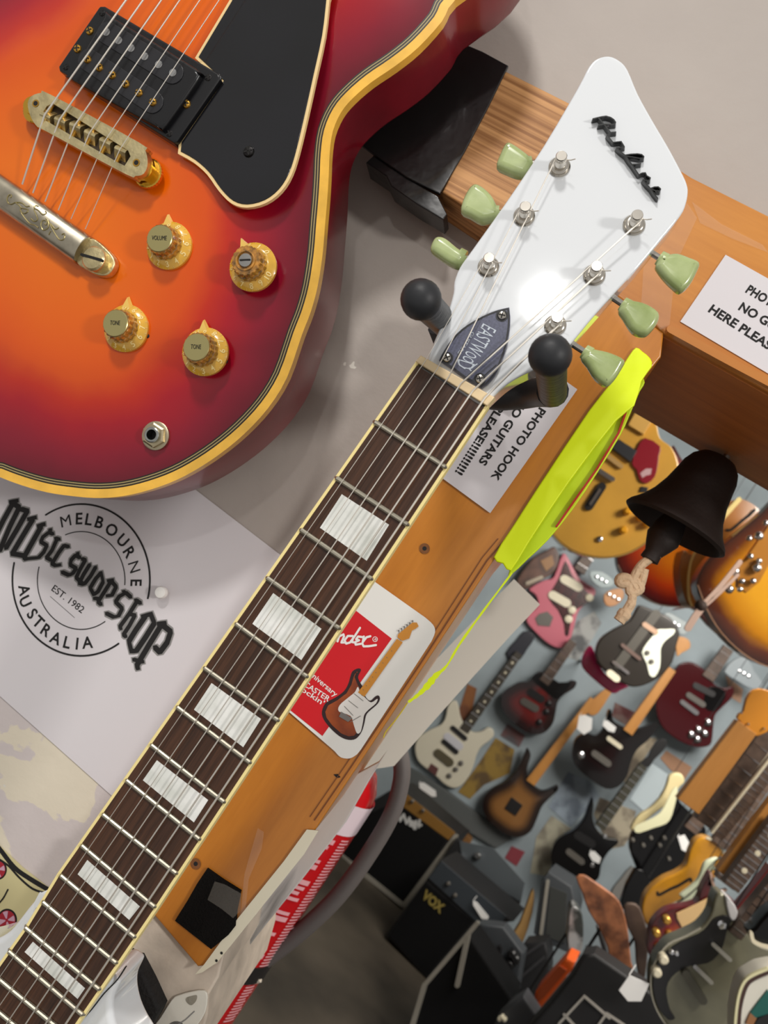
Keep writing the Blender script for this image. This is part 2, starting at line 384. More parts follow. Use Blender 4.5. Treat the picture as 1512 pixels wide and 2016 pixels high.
# black plastic tape over the beam end
BT = pm('black_gaffer_tape', (20, 19, 19), .34, bump=.9, bs=24, coat=.3)
f = sub(FP, 850, 260)
t = thing('black_tape_wrap', 'glossy black tape wrapped around the striped timber end behind the red guitar', 'tape', f)
M().prism(f.l([(905, 84), (950, 103), (1001, 131), (960, 215), (915, 300), (866, 383), (800, 350), (735, 304), (690, 270), (760, 150)]), -.0015, .0012, .0008).build('tape_sheet', BT, t)
M().prism(f.l([(735, 304), (800, 348), (862, 384), (880, 420), (872, 431), (820, 400), (770, 365), (760, 345), (720, 318)]), -.022, -.001, .0008).build('hanging_edge', BT, t)

# logo poster
f = sub(FW, 160, 1142)
t = thing('logo_poster', 'white shop poster with round black lettered emblem, pinned to the wall under the red guitar', 'poster', f)
M().prism(f.l([(-160, 860), (120, 850), (290, 885), (380, 960), (552, 1092), (620, 1150), (270, 1610), (222, 1566), (110, 1466), (0, 1368), (-200, 1190)]), .0004, .0014).build('paper', PAPER, t, sm=False)
zl = Z(0, 960, 4.2)
def arc(cx, cy, rx, ry, a0, a1, n=40): return [(cx+rx*math.cos(math.radians(a0+(a1-a0)*k/n)), cy+ry*math.sin(math.radians(a0+(a1-a0)*k/n))) for k in range(n+1)]
rg = M()
for pts, wd in ((arc(162, 1142, 135, 149, -121, 14), 3.6), (arc(162, 1142, 135, 149, 57, 193), 3.6), (arc(162, 1143, 86, 96, -111, 5), 1.9), (arc(162, 1143, 86, 96, 57, 196), 1.9), (zl([(425, 900), (625, 1075)]), .8)):
    rg = M(); rg.stroke(f.l(pts), f.mm(160, 1140, wd), .0014, .0016); rg.build('ring_line', INK, t, sm=False)
lt = M()
def circ_letters(word, cents, inward, cap):
    lt = M()
    for ch, c in zip(word, cents):
        (px, py), = zl([c]); ctr = Vector((680, 770)); v = Vector(c)-ctr; v.normalize(); up = -v if inward else v
        rd = Vector((-up.y, up.x))             # image axes, y down: reading direction
        wd = cap*.46*glyphs(ch, .02)[2]
        a = f.p(*zl([(c[0]-up.x*cap/2-rd.x*wd, c[1]-up.y*cap/2-rd.y*wd)])[0]); b = f.p(*zl([(c[0]-up.x*cap/2+rd.x*wd, c[1]-up.y*cap/2+rd.y*wd)])[0])
        h = f.mm(px, py, cap/4.2); lt.text(ch, a, b, h, .0016, .0 if ch in 'MN' else .02)
    lt.build('lettering', INK, t, sm=False)
circ_letters('MELBOURNE', [(548, 278), (660, 258), (742, 265), (830, 290), (932, 352), (1025, 440), (1080, 540), (1120, 660), (1135, 790)], False, 92)
circ_letters('AUSTRALIA', [(215, 850), (222, 945), (280, 1045), (330, 1112), (395, 1182), (472, 1245), (565, 1280), (645, 1290), (730, 1280)], True, 92)
lt.text('EST. 1982', f.p(*zl([(432, 848)])[0]), f.p(*zl([(682, 1040)])[0]), f.mm(130, 1190, 13), .0016, .004)
lt.build('lettering', INK, t, sm=False)
BL = [[(100, 120), (150, 112)], [(118, 130), (40, 270), (-40, 430)], [(130, 140), (170, 165), (90, 330), (10, 520), (-30, 530)], [(185, 180), (238, 195), (150, 350), (60, 500)],
      [(250, 262), (300, 250)], [(282, 265), (200, 400), (112, 548), (160, 555), (210, 565)], [(330, 320), (372, 305)], [(350, 325), (280, 450), (210, 575), (225, 590)],
      [(448, 385), (415, 372), (365, 410), (348, 450), (398, 480), (372, 535), (330, 580), (225, 590)], [(420, 360), (430, 350)],
      [(470, 420), (500, 430)], [(480, 430), (440, 520), (395, 580), (430, 600)], [(575, 490), (540, 480), (495, 540), (440, 630), (470, 645), (505, 640)],
      [(670, 580), (635, 560), (598, 600), (590, 640), (640, 668), (612, 710), (580, 725), (525, 700)], [(655, 545), (650, 555)],
      [(690, 590), (715, 600), (670, 680), (640, 745), (690, 790)], [(750, 640), (700, 720), (665, 790), (700, 800)], [(800, 660), (760, 730), (710, 795)],
      [(845, 705), (800, 755), (755, 830), (785, 885), (820, 860), (862, 780), (845, 705)], [(905, 770), (940, 765)], [(930, 770), (880, 850), (820, 945), (845, 965)], [(930, 775), (970, 820), (935, 890), (895, 895)], [(790, 915), (830, 920)],
      [(1090, 905), (1050, 870), (995, 900), (965, 945), (1020, 1000), (990, 1060), (950, 1070), (890, 1040)], [(1030, 860), (1040, 870)],
      [(1130, 930), (1170, 955)], [(1145, 935), (1080, 1040), (1000, 1150), (1010, 1165)], [(1075, 1045), (1125, 1055), (1080, 1140), (1030, 1215), (1050, 1230)],
      [(1190, 1065), (1255, 1045), (1285, 1120), (1210, 1240), (1135, 1350), (1095, 1350), (1075, 1270), (1130, 1180), (1210, 1065)],
      [(1320, 1125), (1370, 1120)], [(1345, 1130), (1240, 1300), (1140, 1470), (1150, 1490)], [(1350, 1135), (1420, 1190), (1390, 1280), (1330, 1360), (1290, 1320)], [(1115, 1420), (1190, 1440)]]
for nm, wd, z, mt in (('lettering_outline', 50, .00155, GREYINK), ('blackletter_lettering', 33, .0017, INK)):
    q = M()
    for s_ in BL:
        big = 1.12 if (s_[0][0] > 1150 or s_[0][0] < 380) else .86
        P = f.l(zl(s_))
        for a, b in zip(P, P[1:]): z += 1e-6; q.nib(a, b, f.mm(160, 1140, (33*big if nm[0] == 'b' else 33*big+21)/4.2), z)
    q.build(nm, mt, t, sm=False)
# push pin
f = sub(FW, 326, 1167)
t = thing('push_pin', 'white plastic push pin through the right side of the logo poster', 'pin', f)
M().lathe([(.0012, 0), (.0012, .003), (.0028, .0032), (.0042, .005), (.0046, .008), (.0038, .0098), (.0015, .0104)], f.p(326, 1167, 0)).build('pin_head', pm('white_plastic', (232, 230, 226), .35), t)
# cherry drawing in the corner
f = sub(FW, 30, 1760)
t = thing('drawn_poster', 'cream drawn poster with thick black outline and red flowers in the bottom left corner', 'poster', f)
M().prism(f.l([(-90, 1600), (0, 1664), (45, 1706), (96, 1746), (140, 1780), (60, 1900), (-80, 1990)]), .0004, .0012).build('paper', pm('cream_print', (206, 196, 148), .7), t, sm=False)
q = M()
for pts, wd in (([(-20, 1648), (0, 1668), (30, 1706), (60, 1728), (97, 1750)], 9), ([(0, 1690), (20, 1704), (40, 1726), (66, 1748), (92, 1757)], 4), ([(18, 1750), (8, 1768), (-5, 1782)], 3), ([(-10, 1840), (0, 1846), (10, 1850)], 4)):
    q.stroke(f.l(smooth(pts, 4, False)), f.mm(30, 1760, wd), .0012, .0014)
q.build('outline', INK, t, sm=False)
q = M(); q2 = M(); q3 = M()
for cx_, cy_, r in ((-2, 1711, 18), (16, 1810, 20)):
    c = f.p(cx_, cy_); R = f.mm(cx_, cy_, r)
    q3.ring(c, 0, R*1.06, .0013); q.ring(c, 0, R*.9, .0015)
    for k in range(4): q2.ring(c, R*.15, R*.84, .0016, 6, k*PI/2+.5, k*PI/2+1.2)
q.build('flower_red', pm('print_red', (160, 28, 46), .7), t, sm=False); q2.build('flower_petal', pm('print_pink', (200, 158, 178), .7), t, sm=False); q3.build('flower_outline', INK, t, sm=False)

# paper notices
def notice(label, corners, lines, at):
    f = sub(FP, *at); t = thing('paper_notice', label, 'notice', f, 'photo hook notices')
    M().prism(f.l(corners), .0012, .0018).build('paper', PAPER, t, sm=False); q = M()
    for txt, a, b, cap in lines: q.text(txt, f.p(*a), f.p(*b), f.mm(*a, cap), .0020, .03)
    q.build('lettering', INK, t, sm=False)
notice('white paper notice taped to the post just right of the fretboard, text running downwards', [(868, 940), (965, 1011), (1136, 768), (1040, 700)],
       [('PHOTO HOOK', (1062, 803), (966, 941), 15), ('NO GUITARS', (1027, 786), (942, 911), 15), ('HERE PLEASE!!!!!!!!!!', (1018, 738), (896, 930), 15)], (1000, 860))
notice('white paper notice on the lintel board above the bell, cut by the right edge', [(1427, 504), (1338, 635), (1512, 738), (1620, 800), (1705, 660)],
       [('PHOTO HOOK', (1465, 577), (1592, 652), 17), ('NO GUITARS', (1451, 611), (1577, 686), 17), ('HERE PLEASE!!!!!!!!!!', (1392, 615), (1585, 738), 17)], (1450, 620))
# sticker card
f = sub(FP, 720, 1310); zs = Z(560, 1180, 4.725)
t = thing('sticker_card', 'white and red advertising card with small sunburst guitar, stuck on the post', 'sticker', f)
c = smooth([(838, 1216), (853, 1230), (857, 1244), (850, 1262)], 3, False)
card = [(690, 1118), (735, 1143)]+[tuple(v) for v in c]+[(712, 1474)]+[tuple(v) for v in smooth([(704, 1484), (690, 1492), (672, 1490), (660, 1478)], 3, False)]+[(567, 1398), (520, 1360)]
M().prism(f.l(card), .0012, .0018).build('card', pm('card_stock', (232, 230, 224), .4), t, sm=False)
M().flat(f.l([(699, 1200), (772, 1257), (636, 1448), (571, 1396), (535, 1362)]), .0020).build('red_panel', pm('card_red', (206, 24, 34), .4), t, sm=False)
wht = pm('card_white_ink', (236, 232, 228), .5); q = M()
for s_ in ([(470, 385), (520, 325), (500, 390)], [(512, 345), (555, 325), (560, 345), (535, 400), (565, 400)], [(640, 340), (595, 340), (565, 380), (580, 410), (615, 400), (660, 340), (708, 265)], [(650, 345), (632, 395), (660, 400)],
           [(730, 350), (690, 345), (672, 370), (700, 380), (665, 395), (668, 420), (715, 412)], [(744, 345), (730, 412)], [(734, 396), (768, 352), (804, 342)], [(730, 412), (742, 436), (792, 434), (856, 424)]):
    q.stroke(f.l(zs(s_)), f.mm(660, 1260, 4.2), .0020, .0022)
q.ring(f.p(*zs([(848, 370)])[0]), f.mm(740, 1258, 4), f.mm(740, 1258, 5.2), .0022); R_ = f.mm(740, 1258, 4)
def cl(txt, a, b, cap, bold): q.text(txt, f.p(*zs([a])[0]), f.p(*zs([b])[0]), f.mm(640, 1340, cap/4.725), .0022, bold)
cl('R', (838, 378), (858, 390), 24, 0); cl('40th Anniversary', (70, 560), (478, 905), 48, .012); cl('STRATOCASTER', (-60, 640), (412, 950), 48, .012); cl('Still rockin\'', (-30, 720), (362, 985), 46, .012)
q.build('lettering', wht, t, sm=False)
body = zs([(640, 665), (690, 640), (718, 655), (690, 720), (715, 780), (745, 830), (752, 890), (800, 940), (850, 900), (880, 892), (893, 920), (870, 970), (790, 1040), (763, 1080), (748, 1150), (722, 1230), (670, 1292), (600, 1302), (520, 1270), (430, 1190), (370, 1110), (355, 1040), (390, 960), (480, 910), (560, 850), (600, 780), (620, 710)])
B2 = [v for v in smooth(f.l(body), 3)]
M().flat(B2, .0021).build('printed_body', pm('print_dark_brown', (44, 24, 26), .5), t, sm=False)
M().flat(inset(ccw(f.l(body)), .0021), .00225).build('printed_burst', pm('print_amber', (176, 84, 30), .5, c2=(110, 44, 22), vs=60), t, sm=False)
M().flat(smooth(f.l(zs([(690, 810), (660, 860), (600, 910), (520, 980), (515, 1040), (620, 1080), (650, 1160), (680, 1240), (715, 1225), (735, 1140), (748, 1070), (790, 1020), (855, 965), (870, 920), (810, 955), (750, 905), (715, 880)])), 3), .0024).build('printed_pickguard', pm('print_white', (226, 222, 216), .5), t, sm=False)
q = M(); q.flat(f.l(zs([(1052, 365), (1105, 398), (750, 902), (690, 862)])), .0026); q.flat(f.l(zs([(1060, 325), (1195, 215), (1235, 215), (1252, 250), (1220, 275), (1190, 290), (1165, 362), (1100, 385), (1055, 352)])), .0026)
q.build('printed_neck', pm('print_maple', (206, 138, 50), .5), t, sm=False)
q = M()
for a, b in (((655, 872), (738, 940)), ((603, 937), (690, 1005)), ((565, 990), (645, 1075)), ((715, 1080), (620, 1135))): q.stroke(f.l(zs([a, b])), f.mm(700, 1390, 1.0), .0024, .0027)
for k in range(9):
    u = k/8; x = 1003+(740-1003)*u**.85; y = 478+(838-478)*u**.85; q.ring(f.p(*zs([(x, y)])[0]), 0, f.mm(700, 1390, .9), .0028, 8)
for k in range(6): q.ring(f.p(*zs([(1068+k*25.5, 292-k*18)])[0]), 0, f.mm(700, 1390, 2), .0028, 8)
q.flat(f.l(zs([(535, 1040), (640, 1100), (600, 1135), (515, 1085)])), .0027)
q.build('printed_hardware', pm('print_grey', (120, 116, 112), .5), t, sm=False)

# fluorescent tape folded over the post edge
YT = pm('fluorescent_yellow_tape', (236, 255, 0), .45, bump=.25, bs=50)
f = sub(FP, 1120, 920)
t = thing('yellow_tape', 'fluorescent yellow tape folded over the timber edge beneath the lowest right tuner', 'tape', f)
M().prism(smooth(f.l([(972, 1097), (1010, 1036), (1062, 955), (1160, 808), (1205, 752), (1236, 704), (1251, 686), (1264, 694), (1279, 707), (1282, 724), (1262, 752), (1248, 800), (1212, 830), (1120, 950), (1040, 1070), (1006, 1124), (990, 1110)]), 2), .0008, .0024, .001).build('tape_front', YT, t)
M().prism(smooth(f.l([(1255, 735), (1270, 752), (1260, 770), (1238, 822), (1222, 856), (1180, 925), (1130, 1000), (1080, 1062), (1040, 1100), (1008, 1130), (1004, 1120), (1060, 1035), (1140, 905), (1210, 800)], -.006), 2), -.010, -.006, .001).build('tape_fold', pm('fluorescent_tape_back', (216, 244, 8), .5, bump=.2, bs=60), t)
q = M().stroke(f.l([(1232, 812), (1218, 852), (1176, 922), (1128, 990), (1096, 1036)], -.004), f.mm(1150, 950, 4), -.006, -.0035); q.build('red_backing', pm('red_tape_backing', (196, 40, 26), .5), t)
f = sub(FP, 880, 1290)
t = thing('yellow_tape_tail', 'thin torn tail of fluorescent yellow tape running down the post edge beside the card', 'tape', f)
q = M(); P = smooth([(1008, 1128, 3.5), (950, 1205, 4), (905, 1268, 5), (880, 1310, 4), (858, 1330, 10), (846, 1345, 13), (832, 1360, 9), (818, 1372, 6), (804, 1382, 5)], 4, False)
L = []; R = []
for i, p in enumerate(P):
    d = (Vector(P[min(i+1, len(P)-1)][:2])-Vector(P[max(i-1, 0)][:2])).normalized(); n = Vector((-d.y, d.x))*p[2]*.5*(1+.2*math.sin(i*2.1)); L.append((p[0]+n.x, p[1]+n.y)); R.append((p[0]-n.x, p[1]-n.y))
q.prism(f.l(L+R[::-1]), .0002, .0014).build('tape_strip', YT, t)
M().tube([(*f.p(x, y, .0005).xy, .0008) for x, y in smooth([(802, 1384), (790, 1402), (775, 1422), (760, 1440), (755, 1452)], 3, False)], .0004, 6).build('frayed_thread', pm('yellow_thread', (214, 190, 40), .6), t)

# velcro square, holes
f = sub(FP, 415, 1780)
t = thing('velcro_patch', 'black velcro square with a scrap of clear tape on its corner, low on the post', 'patch', f)
M().prism(f.l([(410, 1708), (441, 1730), (476, 1752), (468, 1790), (466, 1820), (452, 1838), (418, 1866), (380, 1836), (347, 1810), (372, 1770), (390, 1738)]), .0, .0028, .0008).build('velcro_pad', pm('black_velcro', (22, 20, 19), .95, bump=.8, bs=900, spec=.1), t)
M().prism(f.l([(426, 1732), (446, 1738), (478, 1756), (476, 1790), (462, 1804), (440, 1786), (412, 1768)]), .003, .0032).build('tape_scrap', pm('cloudy_tape', (120, 114, 106), .2, alpha=.25), t)
for lb, px, py in (('screw hole with rusty rim in the post between notice and card', 836, 1080), ('screw hole with splintered rim in the post above the velcro square', 386, 1700)):
    f = sub(FP, px, py); t = thing('screw_hole', lb, 'hole', f, 'screw holes in the post')
    M().ring((0, 0), .0012, .0034, .0006, 20).build('rim', pm('worn_rim', (122, 74, 34), .8, bump=.5), t); M().ring((0, 0), 0, .0014, .0007, 16).build('hole', INK, t)
f = sub(FP, 663, 1527); t = thing('wood_nick', 'tiny dark nick in the orange post below the card', 'nick', f)
M().prism([(-.002, -.0005), (0, .0012), (.0025, .0006), (.001, -.001)], 0, .0005).build('nick', INK, t)

# clear tape
CT = pm('clear_tape', (236, 226, 214), .18, alpha=.05, bump=.6, bs=60)
for lb, pts in (('clear sticky tape across the mitre right of the headstock', [(1270, 470), (1352, 400), (1372, 430), (1330, 520), (1318, 640), (1300, 650), (1262, 600)]),
                ('clear sticky tape crinkled over the lintel edge beside the headstock tip', [(1362, 398), (1420, 442), (1500, 482), (1512, 498), (1440, 470), (1378, 440)]),
                ('clear sticky tape crumpled on the post above the velcro square', [(508, 1630), (520, 1638), (516, 1670), (490, 1730), (484, 1790), (474, 1800), (482, 1720)])):
    cx_ = sum(p[0] for p in pts)/len(pts); cy_ = sum(p[1] for p in pts)/len(pts); f = sub(FP, cx_, cy_, .0012)
    t = thing('clear_tape', lb, 'tape', f, 'clear tape on the timber'); M().prism(f.l(pts), .0003, .0008).build('tape_film', CT, t)

# plaster foot below the post, foam pad, torn paper, edge strips
FB = Frame((0, .512, 1.62))
o = struct(M().prism(FB.l([(180, 1680), (300, 1792), (396, 1900), (440, 1880), (430, 1925), (410, 1960), (408, 2000), (385, 2080), (150, 2120), (80, 1850)]), -.16, 0, .002).build('trim_8', pm('taped_plaster', (204, 190, 174), .5, var=.09, vs=40, bump=.6, bs=45))); o.matrix_world = FB.m
f = sub(FB, 295, 1945)
t = thing('foam_pad', 'black foam pad tucked between the white guitar body and the wall corner', 'pad', f)
M().prism(f.l([(262, 1866), (274, 1874), (284, 1876), (308, 1922), (330, 1970), (318, 1994), (300, 2022), (250, 2060), (230, 1950)]), .0, .012, .003).build('foam', pm('black_foam', (20, 18, 18), .8, bump=.8, bs=300), t)
f = sub(FB, 370, 1980)
t = thing('torn_paper', 'torn white paper with a grey hole stuck to the bottom corner of the wall', 'paper', f)
M().prism(smooth(f.l([(352, 1958), (380, 1950), (404, 1948), (410, 1962), (405, 1992), (390, 2016), (370, 2040), (296, 2040), (318, 2000), (340, 1966)]), 2), .0006, .0018, .0006).build('paper', pm('torn_white_paper', (230, 226, 214), .55, bump=.4, bs=40), t)
M().prism(smooth(f.l([(369, 1962), (380, 1958), (390, 1957), (388, 1968), (379, 1976), (370, 1970)]), 3), .0016, .0021).build('grey_hole', pm('grey_backing', (150, 144, 130), .8, bump=.5), t)
M().stroke(f.l([(385, 1988), (368, 2004), (350, 2016)]), f.mm(370, 1990, 2), .0018, .0021).build('pencil_line', GREYINK, t)
M().prism(smooth(f.l([(330, 2020), (345, 2008), (362, 2012), (350, 2030), (330, 2036)]), 3), .0016, .0021).build('grey_scuff', pm('scuff_grey', (110, 108, 104), .8, bump=.5, bs=300), t)
f = sub(FP, 510, 1770)
t = thing('cream_strip', 'cream paper strip along the lower right edge of the post', 'strip', f)
M().prism(f.l([(605, 1632), (628, 1634), (600, 1680), (520, 1780), (430, 1892), (400, 1912), (386, 1916), (404, 1896), (470, 1806), (560, 1694)]), .0006, .0016).build('strip', pm('cream_card', (228, 220, 196), .6), t, sm=False)
q = M()
for x, y in ((438, 1874), (428, 1889)): q.ring(f.p(x, y), 0, .0009, .0018, 8)
q.build('specks', INK, t, sm=False)
FE = Frame((0, .60, 1.62)); f = sub(FE, 590, 1700)
t = thing('plastic_sleeve', 'crinkled pale plastic strip with dark streaks between the post and the extinguisher', 'strip', f)
M().prism(f.l([(762, 1478), (745, 1500), (690, 1530), (560, 1690), (380, 1925), (360, 2016), (405, 1970), (440, 1930), (500, 1850), (600, 1725), (680, 1620), (725, 1540)]), -.004, .0, .001).build('sleeve', pm('streaked_plastic', (214, 210, 206), .3, bump=.8, bs=30, c2=(96, 94, 92), vs=60, thr=(.52, .72), aniso=(1, .12, 1)), t)

# blank white sign card projecting beyond the jamb
FC = Frame((0, .76, 1.62)); f = sub(FC, 920, 1330)
t = thing('blank_sign_card', 'blank white card standing out behind the post edge above the extinguisher', 'sign', f)
M().prism(f.l([(1012, 1140), (1063, 1190), (1010, 1246), (930, 1334), (850, 1424), (776, 1508), (700, 1520), (760, 1400)]), -.002, 0).build('card', pm('cream_white_card', (254, 248, 234), .5), t, sm=False)

# fire extinguisher and hose
ex_r = .052; pR = at_y(690, 1655, .80); ec = Vector((pR.x-ex_r*.98, .80, 0)); ztop = at_y(748, 1512, .80).z
t = thing('fire_extinguisher', 'red fire extinguisher with white label hanging behind the post, black hose beside it', 'fire extinguisher', (ec.x, ec.y, ztop-.5))
def zz(px, py): return at_y(px, py, .80).z-(ztop-.5)
RED = pm('extinguisher_red', (196, 18, 26), .25, coat=.5)
M().lathe([(.0001, 0), (ex_r*.9, 0), (ex_r, .01), (ex_r, .455), (ex_r*.93, .475), (ex_r*.75, .49), (ex_r*.4, .498), (.016, .5), (.016, .53)], seg=40).build('cylinder', RED, t)
zb0, zb1 = zz(700, 1640), zz(742, 1592)
M().lathe([(ex_r+.0004, zb0), (ex_r+.0004, zb1)], seg=40, cap=False).build('white_band', pm('label_white', (232, 214, 222), .35), t)
q = M()
def patch(q, a0, a1, z0, z1, r=ex_r+.0009):
    n = 4; vs = []; fs = []
    for k in range(n+1):
        a = a0+(a1-a0)*k/n; vs += [(r*math.sin(a), -r*math.cos(a), z0), (r*math.sin(a), -r*math.cos(a), z1)]
    for k in range(n): fs.append((2*k, 2*k+2, 2*k+3, 2*k+1))
    q.add(vs, fs)
zc = zb0-.006
for k in range(16):
    h = random.choice((.0035, .005)); patch(q, .45+random.uniform(-.05, .05)+.12, .86+random.uniform(-.1, .1), zc-h, zc); zc -= h+random.choice((.002, .003, .012))
zc = zb0-.004
for k in range(60): patch(q, .98, 1.25+random.uniform(-.05, .08), zc-.0016, zc); zc -= .0034
q.build('label_print', pm('label_print_pink', (232, 170, 176), .4), t, sm=False)
M().lathe([(ex_r+.0015, zz(505, 1885)-.01), (ex_r+.0015, zz(505, 1885)+.008)], seg=40).build('black_band', pm('black_strap', (28, 26, 26), .5), t)
hz = Z(380, 1480, 3.436); hp = hz([(1375, -60), (1408, 60), (1408, 200), (1345, 420), (1190, 690), (985, 970), (760, 1190), (560, 1350), (400, 1470), (330, 1560)])
og = Vector((ec.x, ec.y, ztop-.5))
M().tube(smooth([at_y(x, y, .79)-og for x, y in hp], 5, False), .0085, 14).build('hose', pm('black_rubber_hose', (98, 92, 90), .55, spec=.35), t)
M().tube([at_y(x, y, .79)-og for x, y in ((478, 1946), (440, 1990), (405, 2040))], .0062, 12).build('hose_nozzle', pm('dark_nozzle', (54, 52, 54), .4), t)
q = M().tube([at_y(x, y, .785)-og for x, y in ((474, 1934), (486, 1946), (497, 1930), (512, 1925))], .0042, 10); q.build('hose_clip', pm('pale_clip', (206, 196, 180), .5), t)

# bell
bo = at_y(1327, 1040, .65)
t = thing('hanging_bell', 'dark iron bell hanging under the lintel with a knotted rope on its clapper', 'bell', bo)
BELL = pm('dark_iron', (40, 30, 26), .62, metal=.35, bump=.15, bs=300)
R0 = .0428; prof = [(R0*.93, -.002), (R0, .0), (R0*.97, .003), (R0*.82, .0108), (R0*.70, .0205), (R0*.61, .0325), (R0*.56, .0442), (R0*.53, .053), (R0*.46, .0605), (R0*.34, .066), (R0*.16, .0688), (.0005, .0692)]
inner = [(.0005, .058), (R0*.40, .053), (R0*.50, .041), (R0*.62, .021), (R0*.80, .006), (R0*.93, -.002)]
M().lathe(inner+prof, seg=48, cap=False).build('bell_body', BELL, t)
M().tube([(0, 0, .055), (.001, 0, .01), (0, 0, -.004)], .004, 10).build('clapper_rod', BELL, t)
M().lathe([(.0005, .012), (.009, .008), (.012, -.002), (.0135, -.012), (.010, -.02), (.007, -.026), (.0075, -.032), (.0005, -.034)], (-.003, 0, 0)).build('clapper', BELL, t)
M().lathe([(.0028, .066), (.0028, max(.074, ZL-bo.z))], (.004, 0, 0), seg=12).build('hook_screw', pm('screw_steel', (150, 146, 140), .35, metal=.9), t)
ROPE = pm('cotton_rope', (214, 184, 150), .9, bump=1.0, bs=250)
rz = Z(1160, 820, 4.295)
def rp(pts): return [at_y(x, y, .648)-bo for x, y in rz(pts)]
q = M(); q.tube(smooth(rp([(590, 1170), (520, 1200), (440, 1260), (385, 1350), (370, 1410)]), 5, False), [.003]*4+[.0036]*17, 10); q.tube(smooth(rp([(470, 1290), (450, 1380), (420, 1450), (370, 1470)]), 5, False), .0034, 10)
q.build('rope', ROPE, t)
q = M(); q.tube(smooth(rp([(400, 1460), (330, 1370), (262, 1365), (258, 1410), (330, 1415), (400, 1400), (430, 1460), (350, 1490), (340, 1420)]), 5, False), .0038, 10); q.build('knot', ROPE, t)
q = M(); q.tube(smooth(rp([(365, 1460), (360, 1560), (325, 1630), (280, 1690), (250, 1730)]), 5, False), [.0036]*6+[.004]*6+[.0055]*4+[.0048], 10); q.build('rope_tail', ROPE, t)

# guitar hanger with two rubber prongs
f = sub(FP, 960, 700)
t = thing('guitar_hanger', 'black wall hanger whose two rubber tipped prongs hold the white headstock', 'guitar hanger', f)
RUB = pm('black_rubber', (36, 37, 40), .5, bump=.05, bs=300, spec=.4)
def dpt(px, py, Y): return f.m.inverted() @ at_y(px, py, Y)
for tip, tipY, back, backY in (((829, 590), .33, (905, 665), .45), ((1083, 700), .325, (1088, 775), .405)):
    a = dpt(*tip, tipY); b = dpt(*back, backY); d = (b-a).normalized(); L_ = (b-a).length
    pr = M().lathe([(.0072, .004), (.0072, L_)], a, d, 20).build('prong', pm('ribbed_prong', (44, 45, 46), .45, bump=.5, bs=60, aniso=(1, 1, 6)), t)
    M().lathe([(.0092*math.sin(PI*k/12), .0-.0092*math.cos(PI*k/12)) for k in range(1, 9)]+[(.0078, .008), (.0072, .010)], a, d, 24).build('rubber_tip', RUB, pr)
yk = [dpt(x, y, yy) for x, y, yy in ((870, 640, .43), (905, 720, .45), (960, 775, .46), (1020, 778, .455), (1060, 772, .44), (1088, 770, .405))]
M().tube(smooth(yk, 5, False), .0085, 14).build('yoke', RUB, t)
M().box((-.03, -.02, 0), (.03, .02, .012)).build('base_plate', RUB, t); M().tube([Vector((0, -.01, .01)), dpt(985, 775, .455)], .007, 12).build('stem', RUB, t)

# ================================================================ RED SUNBURST GUITAR
mmt = .001
FG = Frame(at_depth(275, 140, .508), lean=7.0)
rg_t = thing('electric_guitar', 'cherry sunburst electric guitar with gold hardware hanging at the upper left', 'guitar', FG)
z1 = Z(0, 0, 2.16); z2 = Z(500, 0, 2.16); z4 = Z(0, 650, 2.16)
right = [(896, 0), (870, 42), (824, 93), (778, 130), (731, 162), (694, 194), (671, 222), (655, 259), (649, 301), (647, 347), (644, 394), (640, 440), (635, 500), (625, 565), (611, 616), (594, 660), (565, 743), (528, 803), (481, 854), (431, 895), (380, 928), (333, 951), (278, 969), (231, 978), (185, 980), (139, 976), (93, 969), (46, 956), (0, 939), (-60, 912)]
R = FG.l(right)
ax0 = FG.p(109, 405).xy; ax1 = FG.p(290, 135).xy; ad = (ax1-ax0).normalized(); an = Vector((ad.y, -ad.x))     # string axis of this guitar
def mirror(p): q = p-ax0; return ax0+ad*q.dot(ad)-an*q.dot(an)
up_right = [ax0+ad*a+an*b for a, b in ((.30, .165), (.345, .155), (.385, .115), (.40, .06))]
top_half = [p for p in R if (p-ax0).dot(an) > .012]
full = [ax0+ad*.375+an*-.02]+[ax0+ad*.385+an*.045]
half = [p for p in top_half]
# close the body: neck joint, upper bout, traced right side, mirrored left side
ub = [((p-ax0).dot(ad), (p-ax0).dot(an)) for p in half[:1]][0]
extra = [ax0+ad*(ub[0]+.035)+an*(ub[1]+.012), ax0+ad*(ub[0]+.075)+an*(ub[1]+.005), ax0+ad*(ub[0]+.115)+an*(ub[1]-.03), ax0+ad*(ub[0]+.13)+an*(ub[1]-.08)]
side = extra[::-1]+half
outline = side+[mirror(p) for p in side[::-1]]
OUT = ccw([tuple(v) for v in smooth(outline, 3)])
TH = .052
MAHO = pm('wine_red_lacquer', (112, 16, 30), .2, coat=.15, var=.25, vs=12, spec=.3)
q = M(); q.loops([[(p.x, p.y, -TH+.004*(1-math.cos(a))) for p in inset(OUT, .004*(1-math.sin(a)))] for a in (0, PI/6, PI/3, PI/2)]+[[(p.x, p.y, -.006) for p in OUT]]); q.build('body', MAHO, rg_t)
GB = pm('aged_gold_binding', (240, 186, 70), .3, coat=.4, var=.06, vs=60)
def band(a, b, z0, z1, name, mat):
    A = inset(OUT, a); Bn = inset(OUT, b); n = len(A); vs = [(p.x, p.y, z0) for p in A]+[(p.x, p.y, z1) for p in A]+[(p.x, p.y, z1) for p in Bn]; fs = []
    for i in range(n):
        j = (i+1) % n; fs += [(i, j, n+j, n+i), (n+i, n+j, 2*n+j, 2*n+i)]
    return M().add(vs, fs).build(name, mat, rg_t)
bd = band(-.0001, .0056, -.0065, .0002, 'binding', GB)
PB = pm('pinstripe_black', (34, 28, 22), .4); PC = pm('pinstripe_cream', (168, 150, 100), .4)
